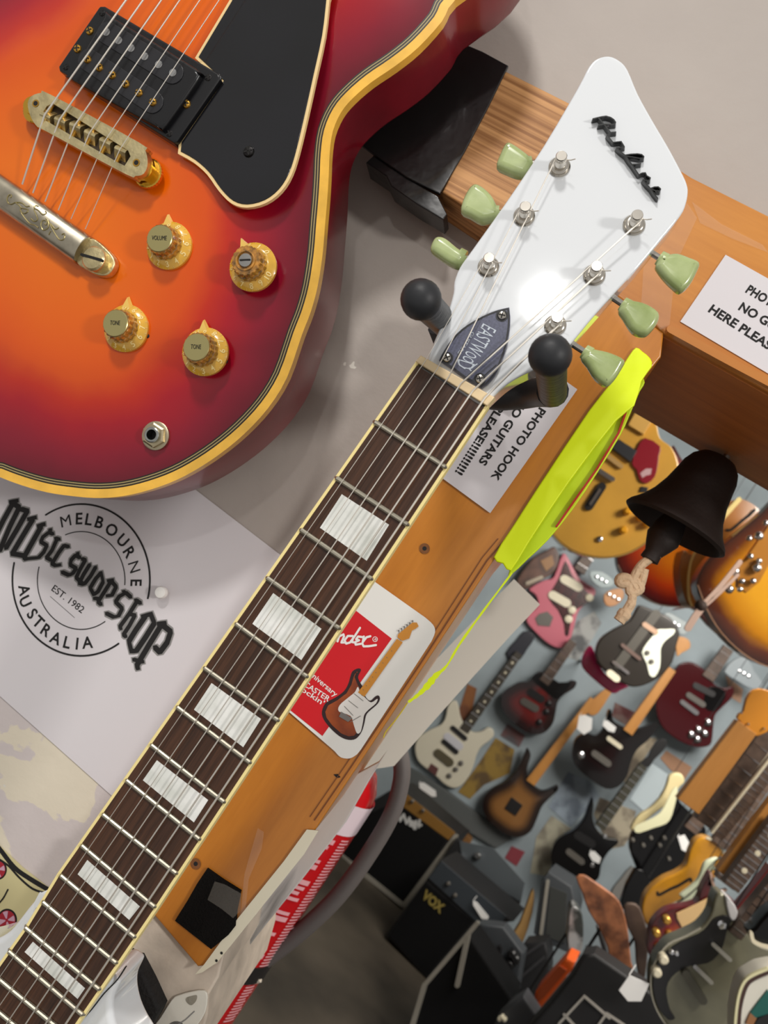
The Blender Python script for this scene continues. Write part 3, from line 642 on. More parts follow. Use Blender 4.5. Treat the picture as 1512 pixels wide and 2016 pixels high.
for k, (a, b, m_) in enumerate(((.0056, .0066, PB), (.0066, .0073, PC), (.0073, .0083, PB), (.0083, .0089, PC), (.0089, .0098, PB))): band(a, b, 0, .00022, 'pinstripe', m_).parent = bd
ZD = lambda d: .0075*min(1, max(0, d-.012)/.06)**1.3 if d > .012 else 0
BURST = burst('cherry_sunburst', [(0, (100, 4, 28)), (.018, (132, 8, 36)), (.038, (164, 12, 30)), (.054, (190, 40, 14)), (.070, (214, 78, 4)), (.10, (224, 96, 2)), (.14, (228, 108, 4))], .2, .18, .9)
carved(inset(OUT, .0098), .0075, ZD, 'carved_top', BURST, rg_t)
TOPZ = .0075
# pickguard
pgp = z1([(975, -30), (1400, -30), (1400, 0), (1382, 150), (1343, 330), (1310, 480), (1272, 640), (1240, 740), (1195, 812), (1130, 862), (1050, 882), (985, 865), (930, 812), (880, 742), (822, 690), (755, 652), (750, 600), (930, 345)])
PGO = [tuple(p) for p in [FG.p(455, -14, .013).xy, FG.p(500, -120, .013).xy, FG.p(690, -150, .013).xy]]
core = pgp[2:16]
sm_ = [tuple(v) for v in smooth(FG.l(core, .013), 3, False)]
loop = sm_+[tuple(FG.p(*z1([(760, 600)])[0], .013).xy), tuple(FG.p(*z1([(935, 345)])[0], .013).xy), tuple(FG.p(*z1([(828, 245)])[0], .013).xy), tuple(FG.p(451, 0, .013).xy)]+PGO[1:]
q = M(); q.prism(loop, .0098, .0126); pgo = q.build('pickguard', pm('cream_bevel', (238, 208, 150), .35), rg_t)
M().prism(inset(ccw(loop), .0019), .0124, .0131, .0004).build('black_face', pm('black_pickguard', (14, 14, 18), .16, coat=.3, var=.3, vs=14), pgo)
BLK = pm('black_plastic', (16, 16, 19), .28); GOLD = pm('gold_screw', (206, 158, 70), .3, metal=1.0); OLDGOLD = pm('worn_gold', (214, 198, 152), .38, metal=1.0, var=.12, vs=120, bump=.15, bs=500); BRIGHTGOLD = pm('bright_gold', (224, 176, 72), .22, metal=1.0)
DKS = pm('dark_screw', (40, 38, 38), .35, metal=.8); SLOT = pm('slot_shadow', (16, 14, 12), .8)
def screw(parent, c, r, z, mat, name='screw', cross=True):
    s_ = M().lathe([(r, z-.002), (r, z), (r*.8, z+r*.3), (r*.35, z+r*.42), (.00001, z+r*.44)], (c[0], c[1], 0), seg=18).build(name, mat, parent)
    a = random.uniform(.3, 1.0); q = M()
    for b in ((a, a+PI/2) if cross else (a,)): d = Vector((math.cos(b), math.sin(b)))*r*.62; q.stroke([Vector(c[:2])-d, Vector(c[:2])+d], r*.28, z+r*.3, z+r*.46)
    q.build('slot', SLOT, s_); return s_
screw(pgo, FG.p(490, 299, .013), .0036, .0131, DKS)
# bridge pickup
hR = TOPZ+.009
rc = FG.l(z1([(425, 25), (445, 25), (930, 312), (936, 335), (752, 600), (738, 608), (252, 300), (248, 282), (418, 32)]), hR)
ring = M().prism(rc, TOPZ-.004, hR, .0012).build('pickup_ring', BLK, rg_t)
for p in z1([(435, 55), (280, 285), (885, 330), (720, 568)]): screw(ring, FG.p(*p, hR), .0026, hR-.0006, DKS)
for p in z1([(382, 132), (330, 208), (793, 443)]): screw(ring, FG.p(*p, hR), .0028, hR, GOLD)
hC = hR+.004
cv = [tuple(v) for v in FG.l(z1([(440, 72), (475, 68), (830, 285), (845, 312), (835, 345), (705, 530), (680, 545), (655, 535), (312, 345), (300, 325), (310, 300)]), hC)]
pk = M().prism(smooth(cv, 2), hR-.002, hC, .002).build('pickup_cover', BLK, rg_t)
def capsule(a, b, r, n=10):
    a = Vector(a[:2]); b = Vector(b[:2]); d = (b-a).normalized(); n0 = math.atan2(d.y, d.x); P = []
    for k in range(n+1): t_ = n0-PI/2+PI*k/n; P.append(b+Vector((math.cos(t_), math.sin(t_)))*r)
    for k in range(n+1): t_ = n0+PI/2+PI*k/n; P.append(a+Vector((math.cos(t_), math.sin(t_)))*r)
    return P
BOB = pm('bobbin_black', (32, 32, 36), .35)
slug = z1([(455, 140), (507, 175), (560, 208), (618, 243), (677, 277), (737, 312)]); gs = z1([(375, 255), (425, 290), (480, 322), (537, 360), (593, 397), (652, 437)])
for row in (slug, gs): M().prism(capsule(FG.p(*row[0], hC), FG.p(*row[-1], hC), .0068), hC-.001, hC+.0006, .0003).build('bobbin', BOB, pk)
PS = pm('pole_steel', (140, 140, 140), .5, metal=.4)
for p in slug: M().lathe([(.0024, hC), (.0024, hC+.0009)], FG.p(*p, hC)*1-Vector((0, 0, hC)), seg=16).build('pole_piece', PS, pk)
for p in gs: screw(pk, FG.p(*p, hC), .0026, hC+.0008, GOLD, 'pole_screw')
# bridge
hB = TOPZ+.015
b_out = [tuple(v) for v in smooth(FG.l(z1([(118, 440), (135, 408), (175, 395), (215, 402), (590, 605), (618, 640), (628, 695), (612, 738), (575, 748), (530, 738), (200, 560), (155, 535), (128, 490)]), hB), 3)]
b_in = FG.l(z1([(200, 450), (225, 440), (545, 640), (555, 665), (530, 705), (500, 690), (190, 510), (180, 480)]), hB)
br = M(); O_ = ccw(b_out); n = len(O_)
q = M().prism(b_out, hB-.007, hB-.0035); brg = q.build('bridge', OLDGOLD, rg_t)
# rim of the bridge as a raised frame round the saddle slot
I_ = ccw([tuple(v) for v in b_in]); res = geometry.delaunay_2d_cdt([Vector(p) for p in O_]+[Vector(p) for p in I_], [(i, (i+1) % n) for i in range(n)]+[(n+i, n+(i+1) % len(I_)) for i in range(len(I_))], [], 0, 1e-7)
def inpoly(q, P):
    r = False
    for i in range(len(P)):
        a, b = P[i-1], P[i]
        if (a.y > q.y) != (b.y > q.y) and q.x < (b.x-a.x)*(q.y-a.y)/(b.y-a.y)+a.x: r = not r
    return r
V = res[0]; F = [f_ for f_ in res[2] if inpoly(sum((V[i] for i in f_), Vector((0, 0)))/3, O_) and not inpoly(sum((V[i] for i in f_), Vector((0, 0)))/3, I_)]
q = M().add([(v.x, v.y, hB) for v in V], F)
for P in (O_, I_): k = len(P); q.add([(p.x, p.y, hB-.0045) for p in P]+[(p.x, p.y, hB) for p in P], [(i, (i+1) % k, k+(i+1) % k, k+i) for i in range(k)])
q.build('bridge_rim', OLDGOLD, brg)
M().flat(I_, hB-.0034).build('saddle_well', pm('saddle_well_shadow', (52, 38, 20), .7), brg)
kink = [(85, 232), (117, 228+8), (146, 246), (175, 262), (206, 277), (236, 293)]
kink = [(88, 226), (117, 236), (147, 247), (176, 262), (206, 278), (236, 294)]
sd = (FG.p(236, 294, hB)-FG.p(88, 226, hB)).xy.normalized(); sn = Vector((-sd.y, sd.x))
for p in kink:
    c = FG.p(*p, hB+.001).xy; A = c-sd*.0042; Bq = c+sd*.0042
    q = M().loops([[(*(A-sn*.005), hB-.0034), (*(Bq-sn*.005), hB-.0034), (*(Bq+sn*.005), hB-.0034), (*(A+sn*.005), hB-.0034)], [(*(A-sn*.0007), hB+.0008), (*(Bq-sn*.0007), hB+.0008), (*(Bq+sn*.0007), hB+.0008), (*(A+sn*.0007), hB+.0008)]])
    s_ = q.build('saddle', OLDGOLD, brg, sm=False)
    q = M().tube([(*(c+sn*.0085), hB-.0016), (*(c-sn*.0075), hB-.0016)], .0011, 8).build('saddle_screw', GOLD, s_)
for p in z1([(152, 440), (580, 692)]):
    c = FG.p(*p, hB); M().ring(c, .0013, .0024, hB+.0002, 18).build('post_hole_rim', GOLD, brg); M().ring(c, 0, .0015, hB+.0003, 16).build('post_hole', SLOT, brg)
for p, hh in ((z1([(636, 742)])[0], .004), (z1([(160, 470)])[0], .004)):
    c = FG.p(*p, TOPZ+hh); w_ = M().lathe([(.0085, TOPZ+.0035), (.0092, TOPZ+.004), (.0092, TOPZ+.0062), (.0085, TOPZ+.0067)], (c.x, c.y, 0), seg=60, flute=.02, nfl=30).build('thumbwheel', BRIGHTGOLD, rg_t)
    M().lathe([(.0055, TOPZ-.003), (.0055, hB-.004)], (c.x, c.y, 0), seg=24).build('bridge_post', BRIGHTGOLD, w_)
# tailpiece
hT = TOPZ+.011
NICK = pm('brushed_nickel', (176, 168, 150), .33, metal=1.0, var=.12, vs=90, aniso=(1, 1, 1))
tz = Z(0, 330, 5.815)
tb = FG.l(tz([(-420, 60), (-80, 60), (105, 150), (1000, 770), (1010, 830), (850, 1040), (835, 1055), (0, 440), (-420, 150)]), hT-.003)
a_ = FG.p(*tz([(-120, 200)])[0], hT-.003).xy; b_ = FG.p(*tz([(930, 930)])[0], hT-.003).xy; d_ = (b_-a_).normalized(); n_ = Vector((-d_.y, d_.x))
L_ = []
for u in (a_-d_*.02, a_, b_-d_*.0006, b_):
    k = 1 if (u-b_).length > 1e-5 else .94
    L_.append([(*(u+n_*math.cos(t_)*.0098*k), hT-.0055+math.sin(t_)*.0062*k) for t_ in [PI*j/12 for j in range(13)]]+[(*(u-n_*.0098*k), TOPZ+.002), (*(u+n_*.0098*k), TOPZ+.002)])
q = M(); vs = [v for l in L_ for v in l]; k = len(L_[0]); fs = []
for i in range(len(L_)-1):
    for j in range(k): fs.append((i*k+j, i*k+(j+1) % k, (i+1)*k+(j+1) % k, (i+1)*k+j))
fs += [tuple(range(k)), tuple(3*k+j for j in range(k))]
tp = q.add(vs, fs).build('tailpiece', NICK, rg_t)
M().prism(smooth(FG.l(tz([(900, 900), (960, 840), (1060, 805), (1180, 890), (1290, 1010), (1310, 1110), (1240, 1220), (1130, 1235), (1000, 1180), (870, 1080)]), hT-.005), 3), TOPZ+.001, hT-.005, .0012).build('tailpiece_ear', OLDGOLD, tp)
c = FG.p(*tz([(1060, 1035)])[0], hT+.002); st = M().lathe([(.0072, TOPZ), (.0072, hT-.001), (.0078, hT), (.0078, hT+.0012), (.0066, hT+.0024), (.003, hT+.003), (.0001, hT+.0031)], (c.x, c.y, 0), seg=36).build('tailpiece_stud', OLDGOLD, tp)
dd = (FG.p(*tz([(1180, 1070)])[0], hT)-FG.p(*tz([(950, 1005)])[0], hT)).xy/2; M().stroke([c.xy-dd*1.0, c.xy+dd*1.0], .0017, hT+.0018, hT+.0033).build('slot', SLOT, st)
SCR = [[(125, 350), (140, 325), (115, 315), (90, 360), (100, 410), (140, 425), (185, 405), (260, 410), (310, 450), (345, 440)], [(185, 405), (230, 440), (260, 470), (320, 480), (325, 510), (285, 530), (240, 500), (250, 470)], [(250, 520), (280, 570), (340, 640), (400, 660), (440, 690)],
       [(430, 440), (400, 430), (395, 465), (440, 490), (490, 540), (525, 520), (510, 495)], [(390, 480), (440, 590), (400, 620), (360, 590)], [(520, 650), (540, 660), (545, 620), (500, 610), (475, 660), (500, 720), (560, 690), (560, 620), (530, 585)], [(560, 610), (600, 690), (650, 780), (690, 830), (730, 830), (750, 790), (740, 760), (715, 775)], [(590, 650), (640, 710), (680, 690)], [(560, 770), (590, 730)]]
q = M()
def hbar(p): 
    v = (Vector(p)-a_).dot(n_); return hT-.0055+.0062*math.sqrt(max(0, 1-(v/.0098)**2))
for s_ in SCR:
    P = smooth(FG.l(tz(s_), hT), 3, False); q.tube([(p.x, p.y, hbar(p)+.0001) for p in P], .00042, 6)
q.build('scroll_engraving', pm('engraved_scroll', (168, 156, 112), .4, metal=1.0), tp)
# strings
STR = pm('string_steel', (232, 226, 216), .5, metal=1.0)
tops = [(248.6, 0), (282, 0), (318, 0), (354, 0), (393.5, 0), (431.5, 0)]; ents = [(44, 363), (65, 380), (89, 397), (115, 414), (140, 431), (168, 451)]
for k in range(6):
    a = FG.p(*ents[k], hT-.006); b = FG.p(*kink[k], hB+.0016); c = FG.p(*tops[k], hB+.0005); c2_ = c+(c-b)*1.3
    M().tube([a, b, c, c2_], (.00062, .00055, .00048, .0004, .00032, .00028)[k], 8).build('string', STR, rg_t)
# knobs
KC = pm('amber_knob_skirt', (216, 166, 54), .2, coat=.8, var=.12, vs=60); KB = pm('amber_knob_barrel', (150, 104, 40), .16, coat=.9, var=.4, vs=300); KD = pm('brushed_gold_cap', (196, 184, 128), .34, metal=1.0); NUMC = pm('knob_numerals', (246, 222, 150), .5)
zk = Z(250, 400, 4.877)
knobs = [((400, 395), 'VOLUME', 9.5, (382, 110), 'k'), ((1195, 600), None, 8.2, (1080, 320), 'k'), (None, 'TONE', 9.5, None, 't'), ((745, 1425), 'TONE', 9.5, (730, 1140), 'k')]
kb_px = [zk([(400, 405)])[0], zk([(1205, 610)])[0], (247, 646), zk([(745, 1425)])[0]]
ptr_px = [zk([(392, 105)])[0], zk([(1085, 315)])[0], (251, 592), zk([(735, 1130)])[0]]
start = [2, 7, 3, 2]
for i in range(4):
    hz0 = TOPZ-.0005; c = FG.p(*kb_px[i], hz0+.003).xy
    kn = M().lathe([(.0148, hz0), (.0150, hz0+.0012), (.0150, hz0+.0026), (.0118, hz0+.0052), (.0102, hz0+.0056)], (c.x, c.y, 0), seg=48).build('knob', KC, rg_t)
    M().lathe([(.0100, hz0+.005), (.0098, hz0+.0092), (.0092, hz0+.0096), (.0090, hz0+.0138), (.0086, hz0+.0142)], (c.x, c.y, 0), seg=72, flute=.035, nfl=18).build('knob_barrel', KB, kn, ang=20)
    if i != 1:
        M().lathe([(.0084, hz0+.0138), (.0084, hz0+.0148), (.008, hz0+.0152), (.0001, hz0+.0152)], (c.x, c.y, 0), seg=48).build('knob_cap', KD, kn)
        wd = .0098 if i == 0 else .0066; q = M()
        rd = (FG.p(kb_px[i][0]+40, kb_px[i][1]+1, hz0)-FG.p(kb_px[i][0], kb_px[i][1], hz0)).xy.normalized(); nn = Vector((-rd.y, rd.x)); cc = c-nn*.0012
        q.text('VOLUME' if i == 0 else 'TONE', cc-rd*wd/2, cc+rd*wd/2, .0027, hz0+.0154, 0); q.build('lettering', INK, kn, sm=False)
    else:
        M().lathe([(.0062, hz0+.012), (.0062, hz0+.0150), (.0052, hz0+.0152), (.0050, hz0+.0142)], (c.x, c.y, 0), seg=24).build('broken_collar', KB, kn)
        s_ = M().lathe([(.0040, hz0+.0135), (.0040, hz0+.0150), (.0001, hz0+.0152)], (c.x, c.y, 0), seg=16).build('shaft', pm('shaft_steel', (178, 176, 172), .3, metal=1.0), kn)
        rd = Vector((.9, .55)).normalized(); M().stroke([c-rd*.003, c+rd*.003], .0009, hz0+.015, hz0+.0155).build('slot', SLOT, s_)
    pd = (FG.p(*ptr_px[i], hz0+.003).xy-c).normalized(); pn = Vector((-pd.y, pd.x))
    q = M().loops([[(*(c+pd*.0118+pn*.0042), hz0+.001), (*(c+pd*.0205), hz0+.001), (*(c+pd*.0118-pn*.0042), hz0+.001)], [(*(c+pd*.0118+pn*.003), hz0+.0048), (*(c+pd*.0192), hz0+.0036), (*(c+pd*.0118-pn*.003), hz0+.0048)]]); q.build('pointer', pm('amber_pointer', (230, 190, 96), .3), kn)
    q = M(); dn = FG.p(kb_px[i][0], kb_px[i][1]+40, hz0+.003).xy-c; a0 = math.atan2(dn.y, dn.x)
    for n in range(11):
        a = a0+(n-start[i]-1)*math.radians(29)
        r_ = Vector((math.cos(a), math.sin(a))); t_ = Vector((-r_.y, r_.x)); zq = hz0+.0044
        wdn = .0008 if n == 1 else .0022 if n != 10 else .0040; p0 = c+r_*.0138-t_*wdn/2; p1 = c+r_*.0138+t_*wdn/2
        q.text(str(n), p0, p1, .0028, zq+.0007, .01)
        for k in (0, .5):
            aa = a+math.radians(29)*k; u = Vector((math.cos(aa), math.sin(aa))); q.stroke([c+u*.0141, c+u*.0149], .0003, hz0+.0026, hz0+.0034)
    for v in q.v:
        rr = (v.xy-c).length; v.z = hz0+.0003+(.0026+(.0150-rr)/.0032*.0026 if rr > .0118 else .0052+(.0118-rr)/.0016*.0004)
    q.build('numerals', NUMC, kn, sm=False)
    if i in (2, 3):
        pq = FG.p(*((291, 662) if i == 2 else (444, 711)), hz0); M().ball((pq.x, pq.y, hz0), .0016, sc=(1, 1, .8)).build('set_screw', INK, kn)
# jack
c = FG.p(303, 857, .004); jk = M().lathe([(.0092, .0), (.0092, .0022), (.0084, .0026), (.0062, .0026)], (c.x, c.y, 0), seg=32, cap=False).build('output_jack', pm('worn_nickel', (190, 178, 150), .35, metal=1.0), rg_t)
M().lathe([(.0080, .0024), (.0080, .0050), (.0068, .0056), (.0045, .0056)], (c.x, c.y, 0), seg=6, cap=False).build('hex_nut', pm('nut_nickel', (196, 182, 150), .3, metal=1.0), jk, ang=20)
M().lathe([(.0050, .005), (.0050, .0072), (.0044, .0076), (.0033, .0074), (.0032, .0)], (c.x, c.y, 0), seg=28, cap=False).build('jack_sleeve', pm('sleeve_steel', (170, 172, 168), .25, metal=1.0), jk)
M().ring((c.x, c.y), 0, .0033, .001).build('jack_bore', SLOT, jk)
# neck running up out of the picture
nb = [ax0+ad*.36-an*.028, ax0+ad*.36+an*.028, ax0+ad*.72+an*.023, ax0+ad*.72-an*.023]
M().prism(nb, TOPZ, TOPZ+.006, .001).build('fretboard', pm('rosewood_dark', (58, 34, 26), .5), rg_t)
M().prism([ax0+ad*.38-an*.026, ax0+ad*.38+an*.026, ax0+ad*.72+an*.021, ax0+ad*.72-an*.021], -.02, TOPZ, .008, True).build('neck', MAHO, rg_t)

# ================================================================ WHITE GUITAR
FN = Frame(at_depth(896, 747, .380), lean=6.0)            # plane of the fretboard surface
wg = thing('electric_guitar', 'white electric guitar with pointed headstock and block inlays hanging across the picture', 'guitar', FN)
WH = pm('white_lacquer', (228, 231, 234), .07, coat=1.0); CRM = pm('cream_binding', (246, 226, 156), .4); NICKEL = pm('nickel_plate', (206, 200, 190), .18, metal=1.0)
FB_ = wood('rosewood_fretboard', (34, 19, 11), (94, 58, 36), .42, 'y', 160, .03, (.3, .75), 0, .35); FRET = pm('fret_wire', (178, 172, 156), .42, metal=1.0)
Lo = [(819, 711), (122-9, 1719), (50, 1823), (-90, 2020), (-230, 2220)]; Ro = [(962, 800), (307, 1794), (233, 1903), (155, 2016), (10, 2228)]
def lerp(a, b, t): return (a[0]+(b[0]-a[0])*t, a[1]+(b[1]-a[1])*t)
fbd = FN.l(Lo)+FN.l(Ro)[::-1]
M().prism(inset(ccw(fbd), .0016), -.006, 0).build('fretboard', FB_, wg, sm=False)
q = M()
for P in (FN.l(Lo), FN.l(Ro)[::-1]):
    P = [Vector(p) for p in P]; k = len(P); off = []
    for i in range(k):
        d = (P[min(i+1, k-1)]-P[max(i-1, 0)]).normalized(); off.append(P[i]+Vector((-d.y, d.x))*.0017)
    q.prism([tuple(p) for p in P]+[tuple(p) for p in off[::-1]], -.0062, .0001, .0003)
q.build('binding', CRM, wg)
# neck back
q = M(); LL = []
for a, b in zip(Lo, Ro):
    A = FN.p(*a).xy; B = FN.p(*b).xy; c = (A+B)/2; d = (B-A)/2
    LL.append([Vector((*(c+d*math.cos(t)), -.006-.016*math.sin(t))) for t in [PI*j/14 for j in range(15)]])
vs = [v for l in LL for v in l]; fs = [(i*15+j, i*15+(j+1) % 15, (i+1)*15+(j+1) % 15, (i+1)*15+j) for i in range(len(LL)-1) for j in range(15)]
q.add(vs, fs+[tuple(range(15)), tuple((len(LL)-1)*15+j for j in range(15))]); q.build('neck', WH, wg)
fl = [(738, 831), (662.5, 941), (592.5, 1043), (526, 1137.5), (465, 1228), (403, 1315), (349.5, 1392), (298.6, 1466.5), (250, 1536), (203.7, 1603), (162, 1664), (121, 1723), (85.6, 1775), (51, 1825), (18.5, 1871.5), (-11, 1918), (-39, 1960)]
fr = [(877, 920), (803, 1033), (732, 1140), (668.5, 1237), (605, 1332), (548, 1418), (493, 1501), (442, 1578.5), (393.5, 1651.6), (348, 1718.8), (305.5, 1784.5), (266, 1843.8), (230, 1894.7), (196.7, 1946.5), (164, 1996.5), (134, 2038), (106, 2080)]
for a, b in zip(fl, fr):
    A = FN.p(*a); B = FN.p(*b); d = (B-A).normalized(); A -= d*.0006; B += d*.0006
    pts = [(*A.xy, -.0009), (*(A+d*.001).xy, .0004)]+[(*lerp(A, B, t), .0005) for t in (.2, .4, .6, .8)]+[(*(B-d*.001).xy, .0004), (*B.xy, -.0009)]
    M().tube(pts, [.0009]+[.00135]*6+[.0009], 10).build('fret', FRET, wg)
PEARL = pm('pearl_inlay', (212, 214, 206), .2, c2=(244, 244, 240), vs=55, thr=(.35, .65), coat=.5)
for P in ([(673, 973), (766, 1033), (722, 1104), (630, 1039)], [(538, 1167.6), (633, 1238), (593.5, 1299.5), (497, 1228)], [(416.7, 1344.7), (514, 1415.5), (479, 1471), (382, 1397)], [(309, 1496.6), (410, 1575), (382, 1619), (281.5, 1536)], [(172, 1693), (275.5, 1784.5), (254.6, 1811), (153, 1721)], [(65, 1854), (167.6, 1945.6), (153, 1966.5), (48.6, 1874)]):
    M().prism(FN.l(P), -.002, .00012).build('inlay', PEARL, wg, sm=False)
# nut
hN = .0022
M().prism(FN.l([(828, 699), (974, 782), (959, 799), (818, 711)], hN), -.006, hN, .0006).build('nut', pm('bone_nut', (238, 212, 168), .4), wg)
# headstock: flatter than the neck plane (tilted back a little)
FH = Frame(FN.m @ Vector((0, .004, -.0025)), lean=2.0)
hs = bpy.data.objects.new('headstock', None)
z3 = Z(812, 100, 2.16)
ho = [(846, 694), (863, 651), (881, 614), (892, 577), (894, 554), (905, 526), (928, 493), (997, 396), (1071, 285), (1136, 174), (1159, 130), (1176, 114), (1199, 109), (1220, 118), (1236, 136), (1256, 183), (1284, 234), (1317, 290), (1344, 341), (1353, 362), (1355, 378), (1351, 400), (1340, 424), (1303, 470), (1252, 531), (1206, 581), (1164, 628), (1136, 662), (1112, 690), (1080, 717), (1040, 733), (1008, 750), (985, 768), (962, 790), (940, 800), (838, 722)]
hpts = [tuple(v) for v in smooth(FH.l(ho[:-2]), 3, False)]+FH.l(ho[-2:])
q = M().prism(hpts, -.0145, 0, .0012); 
def fh_parent(o, par): o.parent = par; return o
rel = FN.m.inverted() @ FH.m
hs = q.build('headstock', WH, wg); hs.matrix_local = rel
# tuners
bush = z3([(625, 495), (475, 705), (323, 920), (942, 742), (773, 955), (607, 1168)]); tops_ = z3([(637, 447), (484, 660), (331, 877), (957, 695), (785, 912), (619, 1128)])
zb = z3
btn = [[(358, 480), (372, 430), (398, 382), (425, 385), (470, 415), (500, 440), (515, 465), (505, 490), (480, 520), (445, 522), (400, 505)],
       [(205, 672), (220, 610), (255, 560), (290, 565), (335, 605), (360, 650), (375, 680), (360, 705), (330, 715), (290, 720), (245, 695)],
       [(75, 840), (85, 800), (105, 782), (140, 790), (190, 830), (222, 850), (232, 880), (205, 912), (165, 905), (110, 870)],
       [(1040, 900), (1060, 855), (1085, 858), (1130, 853), (1180, 870), (1225, 892), (1215, 930), (1185, 985), (1145, 1018), (1110, 995), (1075, 960), (1045, 920)],
       [(880, 1095), (905, 1055), (945, 1055), (1000, 1070), (1050, 1105), (1048, 1145), (1020, 1185), (990, 1205), (940, 1190), (900, 1130)],
       [(720, 1300), (745, 1262), (790, 1265), (850, 1280), (905, 1310), (890, 1350), (860, 1395), (825, 1420), (780, 1390), (745, 1335)]]
stems = [((505, 480), (560, 470)), ((365, 690), (420, 690)), ((222, 880), (290, 905)), ((1052, 882), (985, 840)), ((895, 1078), (830, 1035)), ((732, 1280), (670, 1240))]
JADE = pm('jade_green_plastic', (190, 202, 148), .22, c2=(142, 158, 94), vs=60, thr=(.3, .75), coat=.4)
JADE.node_tree.nodes['Principled BSDF'].inputs['Subsurface Weight'].default_value = .12
JADE.node_tree.nodes['Principled BSDF'].inputs['Subsurface Radius'].default_value = (.004, .005, .002)
posts = []
for i in range(6):
    c = FH.p(*bush[i]).xy
    bz = M().lathe([(.0053, 0), (.0053, .0006), (.0047, .0012), (.0044, .0011), (.0043, .0018), (.0036, .0022), (.0028, .0022)], (c.x, c.y, 0), seg=32).build('tuner_bushing', NICKEL, hs)
    hp_ = .0105; ct = FH.p(*tops_[i], hp_).xy
    pst = M().lathe([(.0027, .001), (.0027, .0055), (.0022, .0065), (.0022, .0078), (.0027, .0086), (.0027, .0102), (.0024, .0106), (.0001, .0106)], (0, 0, 0), seg=24)
    tl = (ct-c)
    for v in pst.v:
        k = min(1, v.z/hp_); v.x += c.x+tl.x*k*.5; v.y += c.y+tl.y*k*.5
    po = pst.build('tuner_post', NICKEL, hs); posts.append(c+tl*.35)
    th_ = random.uniform(.2, .5); wv = Vector((math.cos(th_), math.sin(th_)))
    M().tube([(*(posts[-1]+wv*.002), .0075), (*(posts[-1]+wv*.0048), .0082), (*(posts[-1]+wv*.0068), .0098)], .00028, 6).build('string_end', STR, hs)
    bo_ = [tuple(v) for v in smooth(FH.l(zb(btn[i]), -.005), 3)]
    b_ = M().prism(bo_, -.0135, -.005, .0032, True, 4).build('tuner_button', JADE, hs)
    sA, sB = [FH.p(*p, -.0092) for p in zb(list(stems[i]))]
    M().tube([sA, sB], .0016, 10).build('tuner_shaft', NICKEL, b_)
    d = (sB-sA).normalized(); M().tube([sA-d*.003, sA+d*.0004], [.0040, .0036], 16).build('button_collar', JADE, b_)
# emblem
ze = Z(1130, 200, 7.2); q = M(); hE = .003
for s_ in ([(270, 242), (330, 228), (390, 214), (455, 205), (520, 224), (565, 255), (590, 292), (582, 318), (520, 325), (440, 318), (350, 332)], [(352, 232), (395, 285), (440, 335), (480, 390), (520, 437), (592, 430)],
           [(520, 437), (470, 470), (510, 525), (552, 578), (668, 565), (690, 600), (714, 640), (655, 655), (605, 655)], [(605, 655), (660, 710), (722, 758), (800, 745), (900, 740), (960, 750), (990, 778), (985, 798), (930, 805), (830, 785), (745, 775)],
           [(730, 765), (772, 830), (820, 890), (880, 888), (945, 878)], [(820, 890), (870, 965), (920, 1036), (965, 1012), (1012, 1008), (1030, 1050), (1082, 1080), (1072, 1112), (1030, 1122), (980, 1108)],
           [(980, 1108), (1030, 1175), (1085, 1230), (1140, 1210), (1195, 1208), (1228, 1238), (1215, 1266), (1150, 1262), (1095, 1235)], [(1085, 1230), (1130, 1300), (1188, 1372)]):
    q.stroke([tuple(v) for v in FH.l(ze(s_), hE)], .00125, 0, hE, .45)
em = q.build('maker_emblem', pm('gloss_black_emblem', (20, 22, 22), .2, coat=.5), hs); em['label'] = 'raised black script lettering'
# truss rod cover
zt = Z(840, 580, 5.04); hT_ = .0022
tc_ = [tuple(v) for v in smooth(FH.l(zt([(820, 124), (700, 152), (590, 195), (510, 235), (400, 300), (330, 355), (265, 420), (205, 500), (150, 590)]), hT_), 2, False)]+FH.l(zt([(122, 650), (250, 735), (375, 830), (545, 925)]), hT_)+[tuple(v) for v in smooth(FH.l(zt([(600, 890), (650, 835), (700, 760), (760, 620), (795, 510), (815, 400), (828, 300), (830, 220)]), hT_), 2, False)]
tr = M().prism(tc_, -.001, hT_, .0004).build('truss_rod_cover', pm('slate_plastic', (84, 86, 106), .32, var=.12, vs=900, spec=.4), hs)
TB = pm('bevel_black', (18, 18, 20), .4); q = M(); cc_ = ccw(tc_); i2 = inset(cc_, .0011); n = len(cc_)
q.add([(p.x, p.y, hT_+.0001) for p in inset(cc_, .0003)]+[(p.x, p.y, hT_+.0001) for p in i2], [(i, (i+1) % n, n+(i+1) % n, n+i) for i in range(n)])
for a, b in (((510, 238), (240, 735)), ((792, 458), (392, 822)), ((690, 700), (560, 815))): q.stroke(FH.l(zt([a, b]), hT_), .0005, hT_, hT_+.0002)
q.build('cover_edge', TB, tr, sm=False)
q = M(); SIL = pm('silver_print', (196, 204, 214), .4)
def tx(t, a, b, cap, bold=0): q.text(t, FH.p(*zt([a])[0], hT_), FH.p(*zt([b])[0], hT_), FH.mm(930, 680, cap/5.04), hT_+.0002, bold)
tx('EASTW', (560, 285), (402, 545), 152, -.004); tx('OO', (398, 552), (348, 640), 118, .0); tx('D', (316, 640), (292, 705), 172, -.004); tx('GUITARS', (447, 368), (306, 582), 34)
q.stroke(FH.l(zt([(305, 640), (328, 700), (380, 735)]), hT_), .0006, hT_, hT_+.0002); q.stroke(FH.l(zt([(440, 755), (425, 740), (500, 690)]), hT_), .0006, hT_, hT_+.0002)
q.build('lettering', SIL, tr, sm=False)
for p in zt([(748, 210), (203, 630), (527, 838)]):
    cq = FH.p(*p, hT_); M().ring(cq, 0, .0030, hT_+.00015, 18).build('screw_recess', TB, tr); screw(tr, cq, .0022, hT_+.0004, NICKEL)
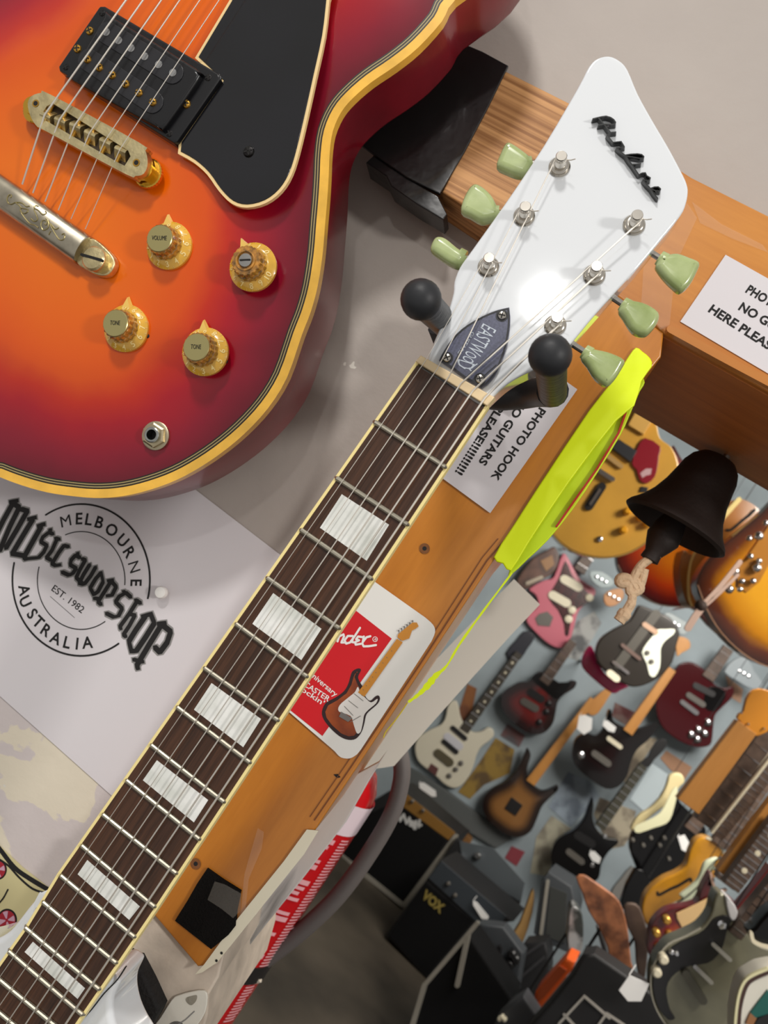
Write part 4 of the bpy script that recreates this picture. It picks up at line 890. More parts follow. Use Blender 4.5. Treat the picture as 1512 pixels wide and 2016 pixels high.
# strings
nutL, nutR = (824, 705), (967, 790); order = [2, 1, 0, 3, 4, 5]; T = [.085, .255, .42, .585, .75, .915]
rad = [.00019, .00025, .00033, .00042, .00050, .00058]
inv = rel
for k in range(6):
    a = FN.p(*lerp(nutL, nutR, T[k]), hN+.0002); far = lerp((-222, 2220), (4, 2226), .07+.86*k/5)
    b = FN.p(*far, .0030)
    mid = [(*FN.p(*lerp((122, 1722), (267, 1843), (.075, .24, .40, .56, .73, .905)[k]), .0022).xy, .0022)]
    pz = inv @ Vector((*posts[order[k]], .0070)); d = (pz-a); sidev = Vector((-d.y, d.x, 0)).normalized()*(.0024 if k < 3 else -.0024)
    M().tube([pz+sidev, a, mid[0], b], rad[k], 8).build('string', STR, wg)
    q = M().tube([(inv @ Vector((posts[order[k]].x+.0025*math.cos(u), posts[order[k]].y+.0025*math.sin(u), .0068+.0001*j))) for j, u in enumerate([i_*.5 for i_ in range(26)])], rad[k], 6); q.build('string_winding', STR, wg)
# body: pale map shaped body with upper horn at the left and cutaway at the right
bpx = [(95, 1752), (86, 1764), (69, 1772), (53, 1789), (36, 1811), (16, 1835), (-10, 1852), (-60, 1870), (-200, 1900), (-420, 1960), (-560, 2200), (-560, 2600), (-300, 2800), (60, 2760), (330, 2560), (400, 2300), (340, 2110), (300, 2030), (284, 2003), (272, 1976), (265, 1945), (266, 1919), (277, 1894), (277, 1886), (268, 1878), (258, 1874), (240, 1872), (180, 1810), (130, 1760)]
bz_ = -.0115
bb = [tuple(v) for v in smooth(FN.l(bpx[:12], bz_)+FN.l(bpx[12:], -.036), 3)]
M().prism(bb, -.042, bz_, .0035, True, 4).build('body', WH, wg)
q = M().stroke(FN.l(smooth([(247, 1904), (230, 1930), (205, 1956), (180, 1988), (150, 2020)], 3, False), bz_), .0006, bz_-.001, bz_+.0003); q.build('body_seam', pm('seam_black', (20, 18, 18), .5), wg)

# ================================================================ THE SHOP BEHIND THE OPENING
zA = Z(812, 1316, 2.16); z8 = Z(812, 700, 2.16); zP = Z(962, 1000, 4.32); zB = Z(1162, 1100, 4.32); zW = Z(800, 1300, 4.32); zC = Z(1062, 1350, 3.36); zD = Z(1112, 1616, 3.78); zM = Z(640, 1560, 3.024); zL = Z(1160, 820, 4.295)
MAPLE = wood('maple_neck', (176, 118, 52), (206, 146, 76), .4, 'y', 20, .1); RSW = pm('rosewood_neck', (84, 68, 58), .5, var=.2, vs=40); CHR = pm('chrome', (210, 210, 212), .18, metal=1.0); BLKG = pm('black_gloss', (8, 7, 8), .18, coat=.15, spec=.3)
DKP = pm('dark_part', (26, 25, 26), .4); CREAMP = pm('cream_part', (224, 216, 190), .4); MINT = pm('mint_plastic', (206, 214, 186), .4); WHITEB = pm('white_body', (214, 208, 188), .3, coat=.4); GREYP = pm('grey_part', (96, 92, 86), .4); WTAG = pm('white_tag', (236, 236, 234), .6); TORT = pm('dark_tortoiseshell', (50, 14, 16), .25, var=.5, vs=40)
def cen(P): return (sum(p[0] for p in P)/len(P), sum(p[1] for p in P)/len(P))
class G:
    """one guitar of the shop: traced face outline on its own plane, real body depth behind it"""
    def __init__(s, label, Y, out, thick, mat, r=.006, yaw=0.0, cat='guitar', name='electric_guitar', dome=None, sm_=3, side=None, group='guitars hung in the shop'):
        c = cen(out); b0 = Frame(at_y(c[0], c[1], Y), 0, yaw); s.f = b0; s.t = thing(name, label, cat, b0, group); s.th = thick
        o = [tuple(v) for v in smooth(s.f.l(out), sm_)]
        if dome:
            s.body = M().prism(o, -thick, -.002, r, True).build('body', side or mat, s.t); carved(o, .022, lambda d: -.002+dome*min(1, d/.05), 'burst_top', mat, s.t)
        else: s.body = M().prism(o, -thick, 0, r, True).build('body', mat, s.t)
        s.hang()
    def hang(s):
        # peg into the far wall, or a rod up to the ceiling, behind the body
        if s.f.o.y > 3.4: M().tube([(0, 0, -s.th*.8), (0, 0, -(FWALLY-s.f.o.y))], .008, 8).build('hanger_peg', DKP, s.t)
        else: M().tube([(0, 0, -s.th*.7), (0, .02, -s.th-.004), (0, 3.0-s.f.o.z, -s.th-.004)], .0013, 6).build('hanger_rod', DKP, s.t)
    def poly(s, name, P, h0, h1, mat, r=.001, sm_=0, par=None):
        q = s.f.l(P, h1); q = [tuple(v) for v in smooth(q, sm_)] if sm_ else q
        return M().prism(q, h0, h1, r).build(name, mat, par or s.t)
    def knob(s, P, rpx, h, mat, name='knob', par=None):
        out = []
        for p in P:
            c = s.f.p(*p, h); R = s.f.mm(*p, rpx, h); out.append(M().lathe([(R, 0), (R*.95, h*.8), (R*.6, h), (.0001, h)], (c.x, c.y, 0), seg=16).build(name, mat, par or s.t))
        return out
    def line(s, name, P, wpx, h0, h1, mat, par=None, sm_=0):
        p = s.f.l(P, h1); p = [tuple(v) for v in smooth(p, sm_, False)] if sm_ else p
        return M().stroke(p, s.f.mm(*P[0], wpx), h0, h1).build(name, mat, par or s.t)
    def neck(s, a, b, w0, w1, h, mat, frets=0, dots=None, headstock=None, hm=None, pegs=None, nm='neck'):
        A = Vector(a); B = Vector(b); d = (B-A).normalized(); n = Vector((-d.y, d.x))
        nk = s.poly(nm, [A+n*w0/2, B+n*w1/2, B-n*w1/2, A-n*w0/2], h-.028, h, mat, .002)
        for k in range(frets):
            t = (k+.7)/(frets+.3); c = A+(B-A)*t; w_ = (w0+(w1-w0)*t)/2; s.line('fret', [c+n*w_, c-n*w_], .9, h, h+.001, CHR, nk)
        if dots:
            for t in dots: c = A+(B-A)*t; s.knob([tuple(c)], max(1.6, w0*.16), h+.0012, CREAMP, 'inlay', nk)
        if headstock:
            hd = s.poly('headstock', headstock, h-.018, h-.003, hm or mat, .002, 2)
            for p in pegs or []: s.knob([p], 2.4, h+.008, CHR, 'tuner', hd)
        return nk
def price_tag(label, P, Y): 
    c = cen(P); f = Frame(at_y(c[0], c[1], Y)); t = thing('price_tag', label, 'price tag', f, 'white price tags'); M().prism(f.l(P), -.002, .0, .0006).build('card', WTAG, t)
    a = f.p(*P[0]); M().tube([(a.x, a.y, -.002), (a.x+.004, a.y+.02, -.012)], .0012, 6).build('tag_string', WTAG, t)

# --- pieces of paper and pictures on the blue wall
def wall_paper(label, P, col, col2=None, name='wall_poster'):
    c = cen(P); f = Frame(at_y(c[0], c[1], FWALLY-.004)); t = thing(name, label, 'poster', f, 'prints on the far wall')
    M().prism(f.l(P), -.004, 0).build('print', pm('print_'+str(len(bpy.data.materials)), col, .7, c2=col2, vs=9 if col2 else 1, thr=(.45, .6)), t, sm=False)
wall_paper('mustard patterned poster on the blue wall below the white guitar', zW([(760, 660), (920, 760), (880, 960), (660, 1060), (540, 1180), (440, 1120), (600, 900)]), (146, 118, 52), (92, 72, 44))
wall_paper('brown picture on the blue wall beside the white guitar neck', zW([(520, 200), (600, 240), (560, 420), (460, 560), (430, 480)]), (134, 84, 44), (104, 60, 36))
wall_paper('red mottled print on the blue wall left of the tan guitar neck', zW([(860, 540), (1010, 640), (960, 740), (800, 640)]), (120, 84, 84), (96, 92, 96))
wall_paper('faded collage sheet on the wall under the tan burst guitar', zC([(80, 860), (230, 960), (110, 1060), (60, 1260), (-60, 1240), (-20, 1000)]), (176, 172, 152), (128, 122, 108))
wall_paper('torn pale print between the black guitars on the wall', zC([(400, 740), (640, 830), (600, 1000), (560, 1060), (470, 1080), (410, 960), (360, 850)]), (182, 172, 150), (110, 100, 88))
wall_paper('small pink sticker on the wall above the amplifier stack', zM([(1110, 320), (1190, 355), (1140, 440), (1070, 390)]), (132, 52, 62))
wall_paper('salmon print on the wall left of the maple necks', zC([(840, 430), (1010, 540), (960, 620), (870, 560), (800, 480)]), (166, 126, 98))
wall_paper('beige print on the wall near the crimson guitar horn', zB([(1150, 990), (1300, 1110), (1280, 1230), (1200, 1180)]), (190, 150, 124))
wall_paper('maroon sheet on the wall behind the maple headstock', zC([(500, 110), (640, 180), (600, 280), (480, 200)]), (96, 50, 50), (126, 104, 98))

# --- guitars on the far wall
g = G('pink offset guitar with dark pickguard and two white pickups on the far wall', 4.25, zP([(632, 385), (700, 470), (760, 580), (830, 640), (905, 690), (900, 745), (830, 810), (765, 880), (735, 980), (705, 1090), (660, 1170), (590, 1192), (500, 1150), (400, 1060), (325, 970), (340, 910), (420, 830), (400, 740), (345, 690), (470, 615), (555, 585)]), .045, pm('dusty_pink', (198, 106, 122), .3, coat=.4))
pg = g.poly('pickguard', zP([(652, 450), (600, 590), (560, 660), (510, 770), (590, 870), (640, 990), (650, 1080), (680, 1080), (700, 960), (740, 870), (870, 790), (860, 740), (780, 660), (740, 620), (700, 550)]), -.001, .003, TORT, .001, 2)
for c in ((705, 640), (605, 775)): g.line('pickup', zP([(c[0]-60, c[1]-34), (c[0]+60, c[1]+34)]), 17, .003, .010, CREAMP, pg)
g.knob(zP([(712, 868), (682, 945), (860, 762)]), 8, .016, CREAMP, par=pg); g.poly('bridge_plate', zP([(430, 900), (500, 880), (550, 930), (520, 1010), (420, 1000), (395, 940)]), 0, .005, GREYP)
g.neck(zP([(770, 540)])[0], zP([(1010, 170)])[0], 24, 18, .012, RSW, 5)
g = G('black guitar with white pickguard hanging in front of a magenta one', 3.3, zB([(420, 395), (500, 420), (570, 450), (680, 500), (760, 620), (740, 720), (700, 880), (620, 980), (540, 1040), (430, 1085), (330, 1085), (200, 1010), (80, 900), (48, 790), (90, 680), (200, 600), (330, 530), (385, 450)]), .045, pm('charcoal_black', (36, 31, 26), .35, coat=.1, spec=.3))
pg = g.poly('pickguard', zB([(560, 605), (640, 600), (720, 600), (705, 645), (640, 695), (600, 760), (598, 850), (590, 930), (550, 1003), (505, 990), (480, 890), (440, 800), (480, 720), (530, 660)]), -.001, .004, pm('white_pickguard', (226, 230, 212), .4), .001, 2)
g.knob(zB([(490, 800), (525, 875)]), 5, .014, GREYP, par=pg); g.line('pickup', zB([(465, 560), (560, 625)]), 10, 0, .012, pm('pale_bar', (176, 142, 116), .4)); g.line('pickup', zB([(275, 735), (420, 850)]), 7, 0, .012, pm('brown_bar', (96, 74, 66), .4))
g.line('bridge', zB([(200, 880), (320, 970)]), 6, 0, .012, CHR); g.line('tailpiece', zB([(170, 975), (225, 1020)]), 14, 0, .012, CREAMP); g.line('fretboard', zB([(560, 470), (240, 900)]), 18, 0, .008, pm('grey_fretboard', (66, 62, 54), .5))
g = G('magenta guitar mostly hidden behind the black guitar with white pickguard', 3.45, zB([(0, 740), (40, 800), (80, 900), (130, 980), (230, 1040), (330, 1080), (260, 1120), (190, 1145), (60, 1050), (-60, 930), (-60, 830)]), .04, pm('magenta_lacquer', (204, 26, 94), .3, coat=.4)); g.line('pickguard', zB([(60, 880), (180, 1000)]), 5, 0, .003, DKP)
g = G('crimson guitar with chrome knobs right of the leaning maple neck', 4.14, zB([(560, 1215), (600, 1120), (690, 1010), (760, 900), (870, 880), (990, 960), (1050, 1060), (1130, 1100), (1215, 1090), (1215, 1170), (1130, 1260), (1065, 1330), (1050, 1420), (1035, 1560), (990, 1600), (880, 1600), (740, 1540), (620, 1440), (570, 1330)]), .04, pm('crimson_gloss', (66, 4, 12), .2, coat=.2, spec=.3))
g.poly('pickguard', zB([(1010, 1090), (1130, 1110), (1150, 1180), (1060, 1300), (960, 1250)]), 0, .003, BLKG, .001, 2); g.line('bridge', zB([(785, 1220), (905, 1310)]), 9, 0, .012, CHR); g.line('pickup', zB([(840, 1160), (960, 1240)]), 11, 0, .009, GREYP); g.line('pickup', zB([(900, 1080), (1040, 1150)]), 12, 0, .009, DKP)
g.knob(zC([(1058, 293), (1100, 320), (1010, 325), (1050, 357), (1122, 245)]), 7, .02, CHR); g.neck(zB([(1000, 1020)])[0], zB([(1180, 760)])[0], 26, 22, .012, RSW, 3)
g = G('white guitar with dark pickups on the far wall beside the blank card', 4.25, zW([(350, 400), (385, 348), (425, 350), (445, 400), (460, 480), (500, 560), (560, 610), (640, 605), (690, 572), (735, 590), (745, 640), (700, 690), (640, 735), (600, 800), (570, 900), (525, 1000), (460, 1070), (395, 1087), (320, 1052), (255, 990), (160, 915), (95, 850), (72, 745), (105, 655), (200, 592), (290, 550), (330, 490)]), .045, WHITEB)
for a, b in (((395, 575), (500, 665)), ((320, 690), (425, 780))): g.line('pickup', zW([a, b]), 9, 0, .010, DKP)
g.line('pickup', zW([(350, 650), (450, 730)]), 16, 0, .004, pm('pale_grey_plate', (200, 200, 206), .4)); g.line('bridge', zW([(270, 790), (370, 870)]), 16, 0, .012, pm('bridge_metal', (120, 112, 90), .4, metal=.8)); g.knob(zW([(465, 878), (365, 985), (420, 930)]), 5, .015, GREYP)
g.poly('wear_patch', zW([(210, 875), (275, 920), (250, 985), (180, 925)]), -.001, .001, pm('dark_red_patch', (92, 52, 50), .6), .0004); g.neck(zW([(490, 600)])[0], zW([(960, -60)])[0], 20, 15, .010, pm('dark_neck', (60, 54, 46), .5), 8, [k/8 for k in range(1, 8)])
g = G('dark red burst guitar with black pickguard above the tan burst guitar', 4.2, zW([(950, 190), (1040, 180), (1080, 130), (1150, 95), (1240, 150), (1330, 205), (1400, 172), (1448, 185), (1425, 240), (1345, 290), (1290, 350), (1270, 440), (1245, 540), (1180, 612), (1100, 632), (1000, 602), (900, 522), (830, 440), (806, 350), (830, 268)]), .045, burst('dark_red_burst', [(0, (20, 8, 8)), (.03, (40, 8, 8)), (.09, (120, 18, 14)), (.16, (150, 26, 18))], .25, .5), dome=.002, side=BLKG)
g.poly('pickguard', zW([(1060, 150), (1150, 110), (1290, 190), (1410, 185), (1330, 290), (1270, 330), (1180, 260)]), .001, .005, BLKG, .001, 2); g.line('bridge', zW([(1000, 350), (1100, 410)]), 14, 0, .012, GREYP); g.line('pickup', zW([(1060, 270), (1150, 330)]), 14, 0, .012, DKP); g.knob(zW([(1190, 440), (1130, 530), (1210, 370)]), 6, .016, DKP); g.neck(zW([(1170, 190)])[0], zW([(1420, -160)])[0], 22, 17, .012, RSW, 5)
g = G('tan burst guitar with plain maple neck on the far wall', 4.2, zW([(1030, 752), (1005, 800), (970, 880), (925, 960), (840, 1040), (740, 1090), (672, 1150), (650, 1240), (680, 1340), (760, 1420), (870, 1492), (975, 1502), (1060, 1452), (1110, 1350), (1150, 1250), (1210, 1180), (1285, 1110), (1285, 1068), (1220, 1100), (1150, 1112), (1085, 1070), (1040, 1020), (1028, 920), (1058, 810)]), .045, burst('tan_burst', [(0, (24, 14, 10)), (.022, (40, 24, 16)), (.06, (134, 92, 48)), (.14, (152, 108, 60))], .3, .4), dome=.002, side=DKP)
g.poly('pickup', zW([(895, 1165), (990, 1235), (930, 1325), (835, 1260)]), .001, .008, DKP); g.neck(zW([(1055, 1045)])[0], zW([(1590, 330)])[0], 20, 14, .012, MAPLE, 0, None, zA([(742, 175), (770, 130), (835, 78), (850, 95), (830, 130), (790, 190), (760, 200)]), MAPLE)
g = G('glossy black cherry guitar with white tags under the leaning maple neck', 4.05, zC([(222, 420), (245, 350), (310, 315), (380, 330), (430, 270), (455, 170), (478, 165), (490, 230), (560, 275), (640, 290), (720, 262), (775, 240), (780, 285), (720, 360), (645, 425), (605, 510), (580, 600), (522, 668), (440, 682), (340, 622), (260, 552), (222, 490)]), .045, burst('black_cherry', [(0, (14, 10, 10)), (.06, (18, 8, 8)), (.14, (40, 10, 10))], .2, .2), dome=.002, side=BLKG)
g.line('pickup', zC([(460, 350), (535, 405)]), 9, 0, .012, CREAMP); g.line('bridge', zC([(365, 450), (455, 515)]), 13, 0, .012, GREYP); g.knob(zC([(275, 462)]), 8, .02, CHR); g.neck(zC([(585, 310)])[0], zC([(880, -110)])[0], 21, 17, .03, MAPLE, 0, None, zB([(690, 700), (760, 660), (840, 690), (850, 760), (780, 800), (740, 830), (730, 760)]), MAPLE)  # the lone chrome disc stands in for a silver highlight on the body
g = G('black double cutaway guitar on the far wall above the brown strap', 4.1, zC([(352, 745), (325, 800), (295, 880), (230, 955), (130, 1010), (82, 1090), (85, 1190), (130, 1270), (220, 1310), (310, 1310), (390, 1280), (412, 1180), (460, 1100), (520, 1045), (508, 1015), (440, 1005), (385, 960), (352, 880), (358, 800)]), .045, BLKG)
g.line('pickup', zC([(195, 1100), (280, 1165)]), 12, 0, .01, GREYP); g.line('pickup', zC([(255, 990), (345, 1045)]), 16, 0, .006, DKP); g.knob(zC([(435, 1000), (350, 1190)]), 5, .016, CHR)
g.neck(zC([(400, 940)])[0], zC([(690, 530)])[0], 21, 17, .010, pm('worn_green_neck', (62, 60, 48), .5), 10, None, zC([(660, 520), (720, 470), (740, 420), (800, 350), (850, 370), (820, 430), (760, 490), (720, 540)]), DKP)
g = G('cream edged guitar peeking out behind the black guitar with pale pickguard', 3.2, zC([(860, 600), (900, 580), (945, 590), (960, 640), (920, 680), (880, 760), (800, 820), (700, 900), (640, 960), (610, 960), (612, 930), (660, 860), (740, 810), (810, 730), (845, 650)]), .03, pm('cream_edge', (222, 206, 156), .4))
g = G('black guitar with large pale pickguard in front of the cream edged guitar', 3.1, zC([(606, 1010), (640, 965), (760, 900), (860, 840), (905, 700), (930, 770), (990, 830), (1060, 900), (1105, 960), (1065, 1050), (1000, 1100), (960, 1190), (880, 1255), (760, 1295), (690, 1305), (640, 1200), (602, 1090)]), .045, BLKG)
pg = g.poly('pickguard', zC([(905, 670), (915, 700), (880, 850), (840, 912), (760, 940), (660, 975), (628, 960), (640, 925), (720, 890), (800, 840), (850, 750), (880, 690)]), 0, .005, pm('pale_pickguard', (220, 218, 180), .4), .001, 2)
g.knob(zC([(690, 1060), (800, 1060), (740, 1012), (830, 1012), (620, 1025), (860, 1150)]), 4, .016, GREYP); g.neck(zC([(1000, 960)])[0], zC([(1250, 650)])[0], 30, 24, .012, RSW, 6)

# --- guitars hanging nearer, right of the picture
AMB = burst('amber_burst', [(0, (50, 20, 14)), (.022, (96, 42, 14)), (.05, (206, 134, 14)), (.10, (230, 164, 22))], .25, .6, .8)
g = G('big amber sunburst archtop filling the right edge below the lintel', 1.75, [(1372, 1150), (1392, 1200), (1420, 1245), (1462, 1285), (1512, 1312), (1580, 1320), (1680, 1290), (1740, 1200), (1700, 1080), (1620, 1000), (1560, 960), (1500, 1010), (1440, 1060), (1395, 1100)], .06, AMB, dome=.006, side=pm('dark_cherry_side', (60, 24, 18), .3, coat=.5), name='archtop_guitar')
g.line('binding', [(1374, 1152), (1393, 1201), (1421, 1246), (1463, 1286), (1512, 1312), (1580, 1320)], 2.2, -.004, .001, pm('brown_binding', (150, 112, 84), .5), None, 3)
g = G('honey archtop with f-hole and cream bound side behind the bell', 1.95, zL([(800, 1130), (860, 1170), (900, 1120), (1000, 900), (1150, 740), (1300, 700), (1450, 800), (1512, 1000), (1480, 1300), (1300, 1480), (1100, 1570), (920, 1610), (850, 1600), (800, 1500), (770, 1300)]), .085, burst('honey_finish', [(0, (150, 96, 36)), (.05, (176, 112, 40)), (.14, (190, 122, 44))], .3, .4), dome=.004, side=pm('olive_side', (126, 92, 36), .4, coat=.3), name='archtop_guitar')
g.line('binding', zL([(905, 1130), (860, 1230), (838, 1380), (842, 1520), (868, 1598)]), 4, -.002, .003, pm('cream_body_binding', (204, 178, 112), .4), None, 3)
g.line('binding', zL([(1110, 880), (1180, 800), (1270, 700)]), 9, -.002, .004, pm('pale_binding', (226, 206, 128), .4), None, 3)
g.line('sound_hole', zL([(1165, 960), (1205, 955), (1290, 885), (1360, 830), (1400, 790)]), 5, .002, .0046, SLOT, None, 3)
g = G('red orange sunburst guitar glimpsed below the bell clapper', 2.15, [(1222, 1060), (1216, 1110), (1232, 1140), (1262, 1170), (1300, 1190), (1345, 1194), (1390, 1190), (1420, 1120), (1400, 1000), (1340, 900), (1320, 880), (1280, 960)], .05, burst('red_orange_burst', [(0, (60, 10, 10)), (.02, (120, 20, 12)), (.05, (196, 60, 14)), (.12, (226, 130, 20))], .25, .5), dome=.003, side=pm('dark_wine_side', (50, 14, 14), .3), name='archtop_guitar')
g.line('binding', [(1217, 1112), (1232, 1141), (1262, 1171), (1300, 1191), (1345, 1195)], 2, -.004, .001, pm('grey_binding', (140, 124, 112), .5), None, 3)
# blond hollow body
g = G('blond hollow body guitar with red pickguard behind the yellow tape', 1.85, [(1085, 1047), (1104, 1068), (1128, 1084), (1160, 1094), (1195, 1097), (1232, 1090), (1265, 1073), (1292, 1048), (1320, 1000), (1335, 950), (1336, 912), (1322, 880), (1300, 862), (1290, 830), (1250, 790), (1190, 770), (1130, 800), (1090, 880), (1060, 960), (1065, 1020)], .06, pm('blond_lacquer', (208, 158, 66), .22, coat=.5, var=.05, vs=8), r=.004, name='hollow_body_guitar')
g.line('binding', [(1086, 1048), (1104, 1069), (1128, 1085), (1160, 1095), (1195, 1098), (1232, 1091), (1265, 1074), (1292, 1048)], 2.4, -.003, .001, pm('olive_binding', (150, 122, 58), .5), None, 3)
pg = g.poly('pickguard', zL([(470, 180), (600, 250), (590, 330), (580, 420), (555, 510), (490, 565), (430, 540), (400, 450), (360, 400), (400, 280)]), .003, .007, pm('dark_red_pickguard', (138, 24, 40), .25, coat=.3), .001, 2)
g.poly('guard_print', zL([(430, 480), (480, 440), (530, 440), (520, 490), (480, 500), (450, 520)]), .007, .0075, pm('pale_print', (196, 160, 164), .5), .0003, 0, pg); g.poly('control_plate', zL([(440, 590), (500, 600), (490, 640), (420, 640)]), 0, .004, DKP)
g.poly('pickup', zL([(250, 190), (405, 290), (350, 385), (185, 260)]), 0, .012, pm('grey_black_pickup', (44, 46, 50), .35)); g.line('bridge', zL([(60, 440), (200, 530)]), 9, 0, .018, CHR); g.line('bridge_base', zL([(140, 320), (270, 420)]), 9, 0, .01, pm('tan_base', (176, 140, 80), .5))
tp_ = g.line('tailpiece', zL([(110, 590), (0, 760)]), 16, 0, .008, DKP); g.line('tailpiece_bar', zL([(90, 620), (10, 740)]), 5, .008, .014, CHR, tp_)
g.knob(zL([(330, 795), (295, 955), (500, 905), (445, 850)]), 8, .022, pm('amber_knob', (232, 164, 36), .25, coat=.4)); g.knob(zL([(92, 1035)]), 6, .008, CHR, 'output_jack'); g.poly('fretboard', zL([(330, 70), (460, 150), (560, -10), (420, -90)]), 0, .012, pm('pale_fretboard', (214, 168, 86), .4))
# hanging strap with chrome tuner cluster
f = Frame(at_y(1400, 1170, 1.6)); t = thing('hanging_strap', 'pale looped strap tied at a knot in front of the honey archtop', 'strap', f)
STRAP = pm('pale_strap', (206, 176, 160), .6)
q = M()
for P, w_ in ((zL([(830, 1790), (900, 1680), (960, 1600)]), 13), (zL([(960, 1590), (1100, 1440), (1270, 1230)]), 9), (zL([(990, 1590), (1110, 1480), (1250, 1340)]), 6)):
    q.stroke([tuple(v) for v in smooth(f.l(P), 3, False)], f.mm(*P[0], w_), 0, .006)
q.build('strap_band', STRAP, t); M().ball(f.p(*zL([(945, 1600)])[0]), .012).build('knot', pm('dark_knot', (60, 46, 40), .7), t)
f = Frame(at_y(1470, 1120, 1.62)); t = thing('electric_guitar', 'chrome tuners of a headstock over the amber archtop at the right edge', 'guitar', f, 'guitars hung in the shop')
M().prism(f.l(zL([(1250, 1290), (1320, 1200), (1420, 1060), (1600, 800), (1700, 900), (1560, 1180), (1440, 1400), (1330, 1490), (1250, 1440)])), -.012, 0, .002).build('headstock', pm('honey_headstock', (176, 116, 34), .3, coat=.3), t)
M().tube([(0, 0, -.006), (0, .02, -.02), (0, 3.0-f.o.z, -.02)], .0013, 6).build('hanger_rod', DKP, t)
for k, p in enumerate(zL([(1240, 1310), (1370, 1180), (1440, 1220), (1420, 1280), (1300, 1390), (1390, 1390), (1190, 1460), (1280, 1460), (1360, 1030), (1440, 1010), (1500, 900)])): c = f.p(*p, .012); M().ball((c.x, c.y, .008), .006+.003*(k % 3 == 0)).build('tuner', CHR, t)

# --- front row on the right
g = G('gold thinline guitar with f-hole behind the mint pickguard one', 2.55, zD([(1010, 130), (1060, 126), (1130, 160), (1185, 235), (1195, 280), (1150, 300), (1120, 420), (1040, 560), (900, 680), (760, 800), (640, 800), (590, 740), (574, 650), (600, 560), (660, 490), (740, 432), (840, 388), (905, 330), (930, 235), (965, 165)]), .045, pm('gold_lacquer', (190, 132, 30), .3, coat=.4, var=.08, vs=12))
g.line('sound_hole', zD([(690, 535), (705, 550), (790, 505), (850, 480), (930, 432), (940, 450)]), 5, 0, .001, SLOT, None, 3); g.line('binding', zD([(1060, 128), (1130, 162), (1185, 236), (1194, 280)]), 4, -.002, .002, CREAMP, None, 3)
g.neck(zD([(1155, 190)])[0], zD([(1520, -330)])[0], 38, 32, .012, RSW, 8)
g = G('mint green edged guitar between the gold thinline and the sunburst guitar', 2.45, zD([(1140, 280), (1085, 290), (1035, 325), (995, 430), (930, 500), (860, 555), (875, 590), (800, 630), (740, 660), (860, 660), (960, 640), (1020, 600), (1040, 500), (1090, 410), (1120, 330)]), .02, MINT); g.line('dark_line', zD([(1130, 290), (1050, 380), (1010, 470), (900, 570), (780, 640)]), 2, 0, .002, DKP, None, 3)
g.knob(zD([(1168, 293), (1132, 370), (1140, 405)]), 5, .015, CHR)
g = G('cherry sunburst guitar with cream pickguard behind the grey green guitar', 2.2, zD([(1090, 400), (1115, 440), (1125, 520), (1300, 640), (1300, 900), (1000, 1060), (760, 1100), (660, 1060), (625, 960), (628, 850), (660, 765), (720, 700), (800, 660), (920, 640), (1000, 605), (1020, 520)]), .045, burst('cherry_burst_small', [(0, (70, 10, 14)), (.03, (120, 16, 16)), (.055, (190, 84, 16)), (.12, (206, 110, 20))], .25, .5), dome=.004, side=pm('cherry_side', (96, 14, 22), .3, coat=.3))
g.poly('pickguard', zD([(832, 690), (980, 620), (1135, 535), (1085, 650), (1020, 762), (960, 780), (912, 832), (870, 790), (838, 730)]), .005, .008, pm('cream_pickguard', (232, 196, 140), .4), .001); g.knob(zD([(765, 748), (688, 845), (785, 862), (705, 962)]), 8, .02, pm('gold_knob', (206, 160, 74), .3, metal=.6)); g.poly('pickup', zD([(980, 770), (1040, 800), (1000, 835), (925, 835)]), .005, .010, DKP)
g.line('binding', zD([(1090, 405), (1105, 470), (1140, 525), (1200, 515)]), 5, -.002, .006, pm('pink_binding', (196, 160, 140), .4), None, 3); g.neck(zD([(1190, 470)])[0], zD([(1560, -20)])[0], 44, 40, .02, RSW, 10, (.3, .6, .85))
g = G('grey green guitar with black curved pickguard at the lower right', 1.6, zD([(1140, 540), (1190, 552), (1215, 620), (1240, 720), (1300, 800), (1370, 830), (1400, 890), (1512, 945), (1700, 1000), (1760, 1250), (1600, 1600), (1300, 1750), (950, 1720), (760, 1530), (690, 1420), (645, 1280), (645, 1130), (690, 1020), (770, 920), (900, 860), (1010, 800), (1085, 700), (1110, 600)]), .045, pm('grey_green_metallic', (118, 116, 96), .3, coat=.4, metal=.2, var=.05, vs=30))
g.line('binding', zD([(1010, 802), (900, 862), (770, 922), (690, 1022), (645, 1130), (645, 1280), (690, 1420), (762, 1532)]), 2.2, -.003, .001, pm('pale_body_line', (176, 172, 156), .4), None, 3)
pg = g.poly('pickguard', zD([(1150, 712), (1200, 706), (1242, 742), (1205, 830), (1180, 930), (1130, 1012), (1060, 1062), (930, 1082), (830, 1132), (770, 1205), (758, 1290), (785, 1410), (822, 1470), (770, 1482), (700, 1400), (662, 1290), (656, 1180), (690, 1062), (760, 972), (860, 902), (1000, 842), (1062, 792), (1105, 735)]), 0, .0035, pm('black_guard', (26, 25, 27), .3), .001, 2)
g.knob(zD([(740, 1042), (690, 1140)]), 10, .018, CREAMP, par=pg); g.knob(zD([(836, 995), (800, 985)]), 5, .014, CHR, 'switch', pg); g.knob(zD([(1172, 778)]), 9, .006, CHR, 'output_jack', pg)
for a, b in (((1105, 920), (1230, 1035)), ((972, 1088), (1092, 1205))): g.line('pickup', zD([a, b]), 8, 0, .014, CHR)
g.line('bridge', zD([(905, 1145), (1030, 1340)]), 16, 0, .012, pm('bridge_grey', (96, 94, 84), .4, metal=.6)); g.poly('horn_edge', zD([(1195, 560), (1240, 590), (1290, 680), (1265, 745), (1225, 720)]), -.03, .004, pm('white_horn_edge', (214, 214, 216), .3, coat=.4), .003, 2)
g.neck(zD([(1270, 860)])[0], zD([(1600, 440)])[0], 30, 28, .012, RSW, 7)
